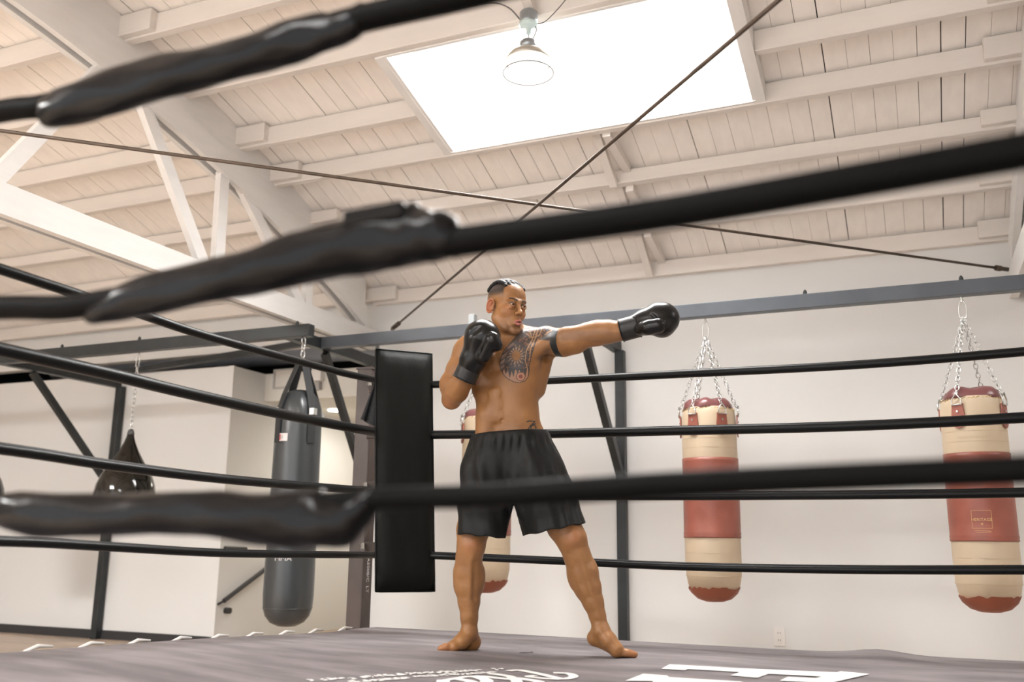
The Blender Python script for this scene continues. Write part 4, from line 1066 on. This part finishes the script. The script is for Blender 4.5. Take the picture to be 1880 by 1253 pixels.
def skin_colour(VL):
    W = to_world(VL); px = project(W); X, Y = px[:, 0], px[:, 1]
    C = np.tile(np.array(SK), (len(VL), 1))
    hd = (VL-HO)@HR/HS; hx, hy, hz_ = hd.T
    head = hz_ > -.14
    C = lerp(C, (.60, .26, .15), .35*np.exp(-((np.abs(hx)-.042)/.02)**2-((hz_+.03)/.03)**2)*(hy > .02)*head)
    # ears redder
    C = lerp(C, (.42, .105, .05), .6*sm(np.abs(hx), .074, .082)*(np.abs(hz_+.005) < .05)*(np.abs(hy) < .04))
    # lips
    lip = (((hx/.0185)**2+((hz_+.0778)/.0142)**2) < 1) & (hy > .088); C[lip] = (.40, .135, .10)
    C[(((hx/.010)**2+((hz_+.0770)/.0030)**2) < 1) & (hy > .088)] = (.10, .02, .02)
    # brows
    for s in (-1, 1):
        u = (hx*s-.012)/.036; zc_ = .0232+.006*np.sin(np.clip(u, 0, 1)*2.4)-.002; th = .0054*(1-.55*np.clip(u, 0, 1))
        w_ = ((u > 0) & (u < 1) & (np.abs(hz_-zc_) < th) & (hy > .05)).astype(float); C = lerp(C, (.025, .014, .010), w_*.95)
        C[(np.abs(hx-s*.031) < .0175) & (np.abs(hz_-.0030-.0072*(1-((hx-s*.031)/.0165)**2)) < .0016) & (hy > .06)] = (.06, .03, .02)
    # clipped hair on the sides and back
    side = sm(hz_, .026, .066)*(hy < (.062-.02*sm(hz_, .05, .1)))*head
    front = sm(.058-hy+(hz_-.05)*-.2, 0, .01)
    C = lerp(C, (.028, .022, .020), np.clip(side*front, 0, 1)*.95*(hz_ > .02))
    C = lerp(C, (.10, .07, .06), .25*(((hz_ < -.090) & (hy > .04) & (hz_ > -.135)).astype(float)))
    # nipples
    for q in ((877, 703, 3.6), (956, 692, 4.5)):
        C = lerp(C, (.22, .075, .05), .85*np.exp(-((X-q[0])**2+(Y-q[1])**2)/q[2]**2)*(VL[:, 1] < .0))
    # reddish knees, elbows, toes
    for q in ((864, 1000, 16), (1052, 988, 16), (822, 742, 12), (815, 1196, 14), (1160, 1208, 14)):
        C = lerp(C, (.60, .20, .12), .22*np.exp(-((X-q[0])**2+(Y-q[1])**2)/q[2]**2))
    # leg, arm hair speckle, underarm hair
    nz = np.sin(VL[:, 0]*900+VL[:, 2]*310)*np.sin(VL[:, 2]*760-VL[:, 0]*230)
    C = lerp(C, (.16, .09, .06), .12*((Y > 990) & (Y < 1170))*sm(nz, .1, .8))
    C = lerp(C, (.07, .045, .03), .75*np.clip(np.exp(-((X-1004)/9)**2-((Y-645)/11)**2)+np.exp(-((X-990)/7)**2-((Y-658)/5)**2), 0, 1)*(.75+.1*nz))
    frontf = (VL[:, 1] < .02)
    # chest and shoulder tattoo
    tx, ty = (X-900)*9.64, (Y-590)*9.64
    INK = np.array((.055, .042, .04)); MID = np.array((.20, .11, .065)); BG = np.array((.34, .19, .11))
    chest = [(560, 150), (420, 300), (330, 410), (230, 530), (180, 640), (163, 740), (178, 850), (235, 960), (310, 1030), (420, 1085), (520, 1097), (620, 1065), (675, 1000), (692, 900), (700, 780), (740, 600), (800, 400), (845, 290), (880, 330), (1050, 350), (1060, 280), (1115, 160), (1000, 90), (850, 90), (700, 100)]
    a_ = np.arctan2(ty-610, tx-460); rr = np.hypot((tx-460)/72., (ty-610)/88.)
    inn = poly_in(chest, tx, ty) & frontf
    T = np.tile(MID, (len(VL), 1))
    pat = np.sin(tx*.06+1.4*np.sin(ty*.045))*np.sin(ty*.07+1.2*np.sin(tx*.05))
    T = lerp(T, tuple(INK), sm(pat, -.25, .25))
    # dark field around the sun
    din = dist_poly(chest, tx, ty, True); crescent = (tx < 700) & (ty > 820) | (din < 95) & (ty > 350) & (tx < 420)
    fld = (rr < 2.9) & (ty < 850) & ~((din < 95) & (tx < 420)); T[fld] = (.075, .06, .06)
    ray_ = (np.sin(a_*15) > -.25) & (rr > 1.08) & (rr < 1.75+.12*np.sin(a_*8)); T[ray_] = (.33, .20, .12)
    ray2 = (np.sin(a_*15+1.2) > .35) & (rr > 1.8) & (rr < 2.3); T[ray2] = (.20, .13, .09)
    T[rr < 1.04] = np.array(SK)*1.0
    # band of triangles along the lower edge
    lowb = (ty > 850) & (tx < 695) & (din > 14); tri = ((tx*.016+ty*.004) % 1.0); T[lowb] = (.36, .19, .11)
    T[lowb & (np.abs((tx*.0145) % 1-.5)*150 > (ty-850)*.55+20*np.sin(tx*.03))] = (.06, .05, .045)
    edge = (din > 12) & (din < 85) & (tx < 420) & (ty > 330) & ~(ty > 850); T[edge] = (.21, .13, .10); T[edge & (np.sin(ty*.07+tx*.05) > .35)] = (.07, .055, .05)
    T[(np.abs(din-92) < 8) & (tx < 420) & (ty > 330) & (ty < 900)] = (.04, .035, .035)
    T[(np.abs(ty-858-((tx-500)/160.)**2*-22) < 11) & (tx > 330) & (tx < 695)] = (.05, .045, .045)
    rn_ = np.hypot((tx-540)/60., (ty-980)/58.); T[rn_ < 1.25] = (.42, .20, .12); T[(rn_ > 1.2) & (rn_ < 1.4)] = (.06, .05, .05); T[rn_ < .62] = (.20, .06, .04)
    # light arcs to the shoulder
    for P in ([(665, 860), (620, 700), (640, 520), (740, 330), (800, 140)], [(690, 700), (720, 480), (800, 300), (850, 130)], [(740, 300), (620, 210)], [(740, 300), (860, 250)], [(740, 300), (700, 180)], [(900, 320), (990, 220), (1110, 150)], [(870, 250), (900, 160), (930, 100)], [(1045, 300), (1080, 220), (1120, 160)]):
        T[dist_poly(P, tx, ty) < 7.5] = (.42, .24, .12)
    T[poly_in([(930, 250), (1050, 240), (1060, 350), (900, 325)], tx, ty)] = (.05, .04, .035)
    T[din < 12] = (.04, .035, .035)
    neckp = poly_in([(560, 150), (420, 300), (340, 400), (470, 340), (600, 290), (640, 180)], tx, ty); T[neckp] = (.07, .05, .04)
    C[inn] = T[inn]
    band = poly_in([(1105, 150), (1205, 150), (1190, 200), (1165, 300), (1172, 400), (1205, 520), (1285, 640), (1170, 640), (1085, 500), (1048, 400), (1058, 290)], tx, ty)
    C[band & (VL[:, 1] < .0)] = (.016, .020, .020)
    # small waist tattoo
    sx, sy = 780+np.array([712, 728, 768, 722])/3.798, 490+np.array([1082, 1076, 1080, 1128])/3.798
    dd = np.minimum(dist_poly(list(zip(sx, sy)), X, Y), np.abs(np.hypot(X-(780+757/3.798), Y-(490+1124/3.798))-4.6))
    dd = np.minimum(dd, dist_poly([(780+735/3.798, 490+1108/3.798), (780+772/3.798, 490+1096/3.798)], X, Y))
    C[(dd < 1.05) & frontf & (X > 960) & (Y < 800) & (Y > 770)] = (.03, .03, .03)
    return C
skin = mat('skin', SK, .44, spec=.45, sss=.08, attr='col', bump=.16, bscale=70, var=.16, vscale=11)
me_loc = np.array([B0[0], B0[1], 0.0])
person = np_mesh('person', V, Q, skin, None, me_loc)
# finer mesh under the tattoo
bm = bmesh.new(); bm.from_mesh(person.data); bm.verts.ensure_lookup_table()
px = project(V); reg = (px[:, 0] > 912) & (px[:, 0] < 1036) & (px[:, 1] > 596) & (px[:, 1] < 706) & (VL[:, 1] < .01)
reg |= (px[:, 0] > 960) & (px[:, 0] < 988) & (px[:, 1] > 768) & (px[:, 1] < 800) & (VL[:, 1] < .01)
reg |= (px[:, 0] > 895) & (px[:, 0] < 975) & (px[:, 1] > 530) & (px[:, 1] < 605) & (VL[:, 1] < .0)
es = [e for e in bm.edges if reg[e.verts[0].index] and reg[e.verts[1].index]]
bmesh.ops.subdivide_edges(bm, edges=es, cuts=1, use_grid_fill=True)
bm.to_mesh(person.data); bm.free(); person.data.polygons.foreach_set('use_smooth', [True]*len(person.data.polygons))
n = len(person.data.vertices); co = np.empty(n*3, np.float32); person.data.vertices.foreach_get('co', co); co = co.reshape(-1, 3).astype(float)+me_loc
dl = co-B0; VL2 = np.stack([dl@UV_, dl@VV_, dl[:, 2]], 1)
ca = person.data.color_attributes.new('col', 'FLOAT_COLOR', 'POINT'); cc4 = np.ones((n, 4), np.float32); cc4[:, :3] = skin_colour(VL2); ca.data.foreach_set('color', cc4.ravel())
tag(person, 'shirtless boxer throwing a straight left punch, black gloves and shorts, tattooed chest', 'person')

# eyes
for s in (-1, 1):
    c = to_world(H(s*.0305, .0777, .0004)); gz_ = norm(hf+.30*hl-.02*hz); gw = gz_[0]*UV_+gz_[1]*VV_+gz_[2]*np.array([0, 0, 1.])
    m = MB(); R_ = .0119*HS; up = norm(np.cross(np.cross(gw, (0, 0, 1)), gw)); sd = np.cross(up, gw); V_ = []; F_ = []
    nr = 14; nk = 20
    for i in range(nr+1):
        th = math.pi*i/nr
        for k in range(nk):
            a = 2*math.pi*k/nk; V_.append(c+R_*(gw*math.cos(th)+(sd*math.cos(a)+up*math.sin(a))*math.sin(th)))
    for i in range(nr):
        for k in range(nk): F_.append((i*nk+k, i*nk+(k+1) % nk, (i+1)*nk+(k+1) % nk, (i+1)*nk+k))
    fm = [2 if i < 1 else (1 if i < 3 else 0) for i in range(nr) for k in range(nk)]
    if s == -1: EM = [mat('eye_white', (.62, .55, .50), .15), mat('iris_brown', (.05, .022, .012), .12), mat('pupil', (.004, .004, .004), .1)]
    eo = m.add(V_, F_).build('eye', None, person, True, EM, fm)
# hair: braids running back over the crown
hair = mat('black_hair', (.008, .008, .009), .5, spec=.3, bump=.3, bscale=120)
g = Field(*[axis(HO[k]-[.11, .13, -.03][k], HO[k]+[.13, .12, .175][k], None, .002, .002) for k in range(3)])
def on_scalp(x, t):   # t: 0 hairline .. 1 crown back
    th = math.radians(37+t*111); y = -.018+math.cos(th)*(.097-abs(x)*.25); z = .048+math.sin(th)*.0795*math.sqrt(max(.05, 1-(x/.086)**2))
    return (x, y*1.0, z)
for bi, x0 in enumerate((-.050, -.031, -.0105, .0105, .031, .050)):
    P = []
    for k in range(34):
        t_ = k/33; x = x0*(1-.15*t_)+.0022*(-1)**k*(abs(x0) > 0); P.append((H(*on_scalp(x, t_)), (.0096+.0009*math.sin(k*1.9+bi))*(.6+.4*min(1, t_*5))))
    g.path(P, .003)
for k in range(5): pass
V, Q = g.mesh(1); del g
np_mesh('braided_hair', to_world(V), Q, hair, person)

# gloves
leather = mat('glove_leather', (.005, .005, .005), .28, spec=.3, bump=.25, bscale=11, coat=.1)
def glove(build, lo, hi, cuffp):
    g = Field(*[axis(lo[k], hi[k], None, .0028, .0028) for k in range(3)]); build(g); V, Q = g.mesh(1)
    go = np_mesh('boxing_glove', to_world(V), Q, leather, person)
    (a, b, r1, r2) = cuffp
    g = Field(*[axis(min(a[k], b[k])-.08, max(a[k], b[k])+.08, None, .0028, .0028) for k in range(3)])
    d = norm(b-a); Rf = frame(d); L = np.linalg.norm(b-a)
    g.cap(a-d*.02, b+d*.02, r1, r2, .004)
    sl, X, Y, Z = g.sub([-9]*3, [9]*3); tt = (X-a[0])*d[0]+(Y-a[1])*d[1]+(Z-a[2])*d[2]
    g.F = np.maximum(g.F, np.maximum(-tt, tt-L)); g.cap(a-d*.03, a+d*.02, r1-.008, r1-.010, .004, None, 's')
    ang = np.sin(tt*150)*.0; V, Q = g.mesh(2); np_mesh('cuff', to_world(V), Q, mat('glove_cuff', (.011, .011, .011), .45, bump=.15, bscale=30), go)
    # wrist strap ring and stitched edge
    for u in (.0, 1.0):
        c = a+(b-a)*u; rr = (r1+(r2-r1)*u)+.0005; x_, y_ = Rf[:, 0], Rf[:, 1]
        MB().tube([to_world(c+(x_*math.cos(k*math.pi/16)+y_*math.sin(k*math.pi/16))*rr) for k in range(32)], .0032, 6, closed=True).build('cuff_piping', leather, go, True)
    return go
def gl_guard(g):
    a = pb(885, 624, -.20); b = pb(868, 662, -.175)
    g.cap(a, b, .076, .056, .02); g.ell(pb(886, 615, -.205), (.074, .072, .066), .03)
    g.cap(b, pb(863, 676, -.165), .056, .051, .02)
    g.cap(pb(905, 622, -.275), pb(911, 634, -.265), .030, .029, .008)        # thumb
    g.cap(pb(888, 655, -.235), pb(902, 628, -.27), .030, .030, .012)
    g.cap(pb(852, 622, -.27), pb(880, 600, -.285), .010, .010, .02, None, 's')
    g.cap(pb(884, 646, -.262), pb(900, 612, -.292), .0035, .0035, .006, None, 's')
g1 = glove(gl_guard, pb(885, 630, -.2)-np.array([.14, .14, .17]), pb(885, 630, -.2)+np.array([.14, .14, .15]), (pb(852.5, 697, -.150), pb(865, 670, -.168), .054, .052))
g1['label'] = 'guard glove held at the chin'
def gl_punch(g):
    g.path([(pb(1166, 597, -.16), .047), (pb(1185, 592, -.17), .056), (pb(1205, 587, -.18), .070)], .02)
    g.ell(pb(1216, 586, -.185), (.078, .070, .076), .02, RZ(.1))
    g.ell(pb(1217, 603, -.20), (.045, .058, .040), .02)
    g.cap(pb(1190, 602, -.235), pb(1208, 598, -.250), .032, .034, .006)      # thumb
    g.cap(pb(1176, 604, -.20), pb(1192, 601, -.235), .030, .032, .012)
    g.cap(pb(1196, 577, -.245), pb(1221, 600, -.262), .005, .004, .008, None, 's')
    for k in range(5): g.cap(pb(1219+k*2.6, 588+k*2.1, -.268), pb(1216+k*2.6, 593+k*2.1, -.268), .0022, .0022, .004)
g2 = glove(gl_punch, pb(1205, 590, -.2)-np.array([.16, .13, .13]), pb(1205, 590, -.2)+np.array([.13, .13, .12]), (pb(1141, 607, -.142), pb(1172, 598.5, -.165), .052, .052))
g2['label'] = 'outstretched punching glove'

# shorts
satin = mat('black_shorts_fabric', (.0085, .009, .009), .45, spec=.2, bump=.1, bscale=60)
lo = pb(835, 1000, 0)-np.array([.04, .21, .0]); hi = pb(1075, 785, 0)+np.array([.04, .21, .02])
g = Field(axis(lo[0], hi[0], None, .0034, .0034), axis(-.2, .2, None, .0034, .0034), axis(pb(900, 1000)[2]-.02, hi[2], None, .0034, .0034))
g.ell(pb(938, 806, .015), (.160, .120, .07), .03, TY)
g.path([(pb(915, 822, .02), .135), (pb(903, 870, .03), .137), (pb(893, 925, .03), .124), (pb(886.5, 985, .03), .117), (pb(882, 1020, .03), .118)], .035)
g.path([(pb(960, 822, .01), .135), (pb(978, 870, -.005), .137), (pb(1001, 925, -.025), .134), (pb(1022, 985, -.04), .128), (pb(1032, 1015, -.045), .130)], .035)
sl, X, Y, Z = g.sub([-9]*3, [9]*3)
top = pb(938, 796, 0)[2]; zz = np.clip((top-Z)/.5, 0, 1)
th = np.arctan2(Y-.02, X-float(pb(938, 800)[0]))
fold = .0035*np.sin(th*26+3*np.sin(Z*9))*np.clip(1-np.abs((top-.055)-Z)/.05, 0, 1)+.006*np.sin(th*9+1.5+Z*7+1.2*np.sin(X*30))*np.clip((top-.05-Z)/.15, 0, 1)+.003*np.sin(X*95+Z*22)*np.clip((top-.12-Z)/.12, 0, 1)
g.F = g.F+fold.astype(np.float32)
# crotch gap and hems
cr = pb(943, 925, 0)
def half(p, q, keep_up=True):
    # plane through picture points p,q, containing the depth axis; >0 below
    a, b = pb(*p), pb(*q); n = norm(np.array([-(b-a)[2], 0, (b-a)[0]])); return -((X-a[0])*n[0]+(Z-a[2])*n[2])
w1 = sst_ = None
mid = pb(943, 950, 0)[0]
h1 = half((838, 981), (932, 990.0)); h2 = half((965, 984), (1066, 963))
hem = np.where(X < mid, h1, h2)+.003*np.sin(X*70)
wtop = half((874, 799), (1001, 791)); outer_ = g.F.copy()
inner = outer_+.009
band_ = np.abs(wtop-(-.0))*0
g.F = np.maximum(outer_, np.maximum(hem, -wtop-.0)).astype(np.float32)
inner_open = np.maximum(inner, -(Z*0+hem+.16))      # hollow near the hems only
g.F = np.maximum(g.F, -inner_open).astype(np.float32)
gap = np.sqrt((X-mid-(Z-cr[2])*-.03)**2)-np.clip((cr[2]-Z)*.26, -.02, .05); gap = np.maximum(gap, Z-cr[2]); g.F = np.maximum(g.F, -gap).astype(np.float32)
V, Q = g.mesh(2); del g
so = np_mesh('shorts', to_world(V), Q, satin, person)
# waistband
a_ = []
for k in range(64):
    an = 2*math.pi*k/64; c = TY@np.array([.1585*math.cos(an), .118*math.sin(an), 0]); a_.append(c)
c0 = pb(938, 806, .015); tilt = (pb(1001, 791)[2]-pb(874, 799)[2])/(pb(1001, 791)[0]-pb(874, 799)[0])
V_ = []; F_ = []
for j, (dz, dr) in enumerate(((.016, -.014), (.019, -.004), (.017, .001), (.004, .002), (-.010, .002), (-.020, .0), (-.022, -.014))):
    for k, c in enumerate(a_):
        s_ = 1+dr/.14+.004*math.sin(k*2.9); V_.append(to_world(c0+np.array([c[0]*s_, c[1]*s_, dz+c[0]*tilt])))
for j in range(6):
    for k in range(64): F_.append((j*64+k, j*64+(k+1) % 64, (j+1)*64+(k+1) % 64, (j+1)*64+k))
MB().add(V_, F_).build('waistband', satin, so, True)
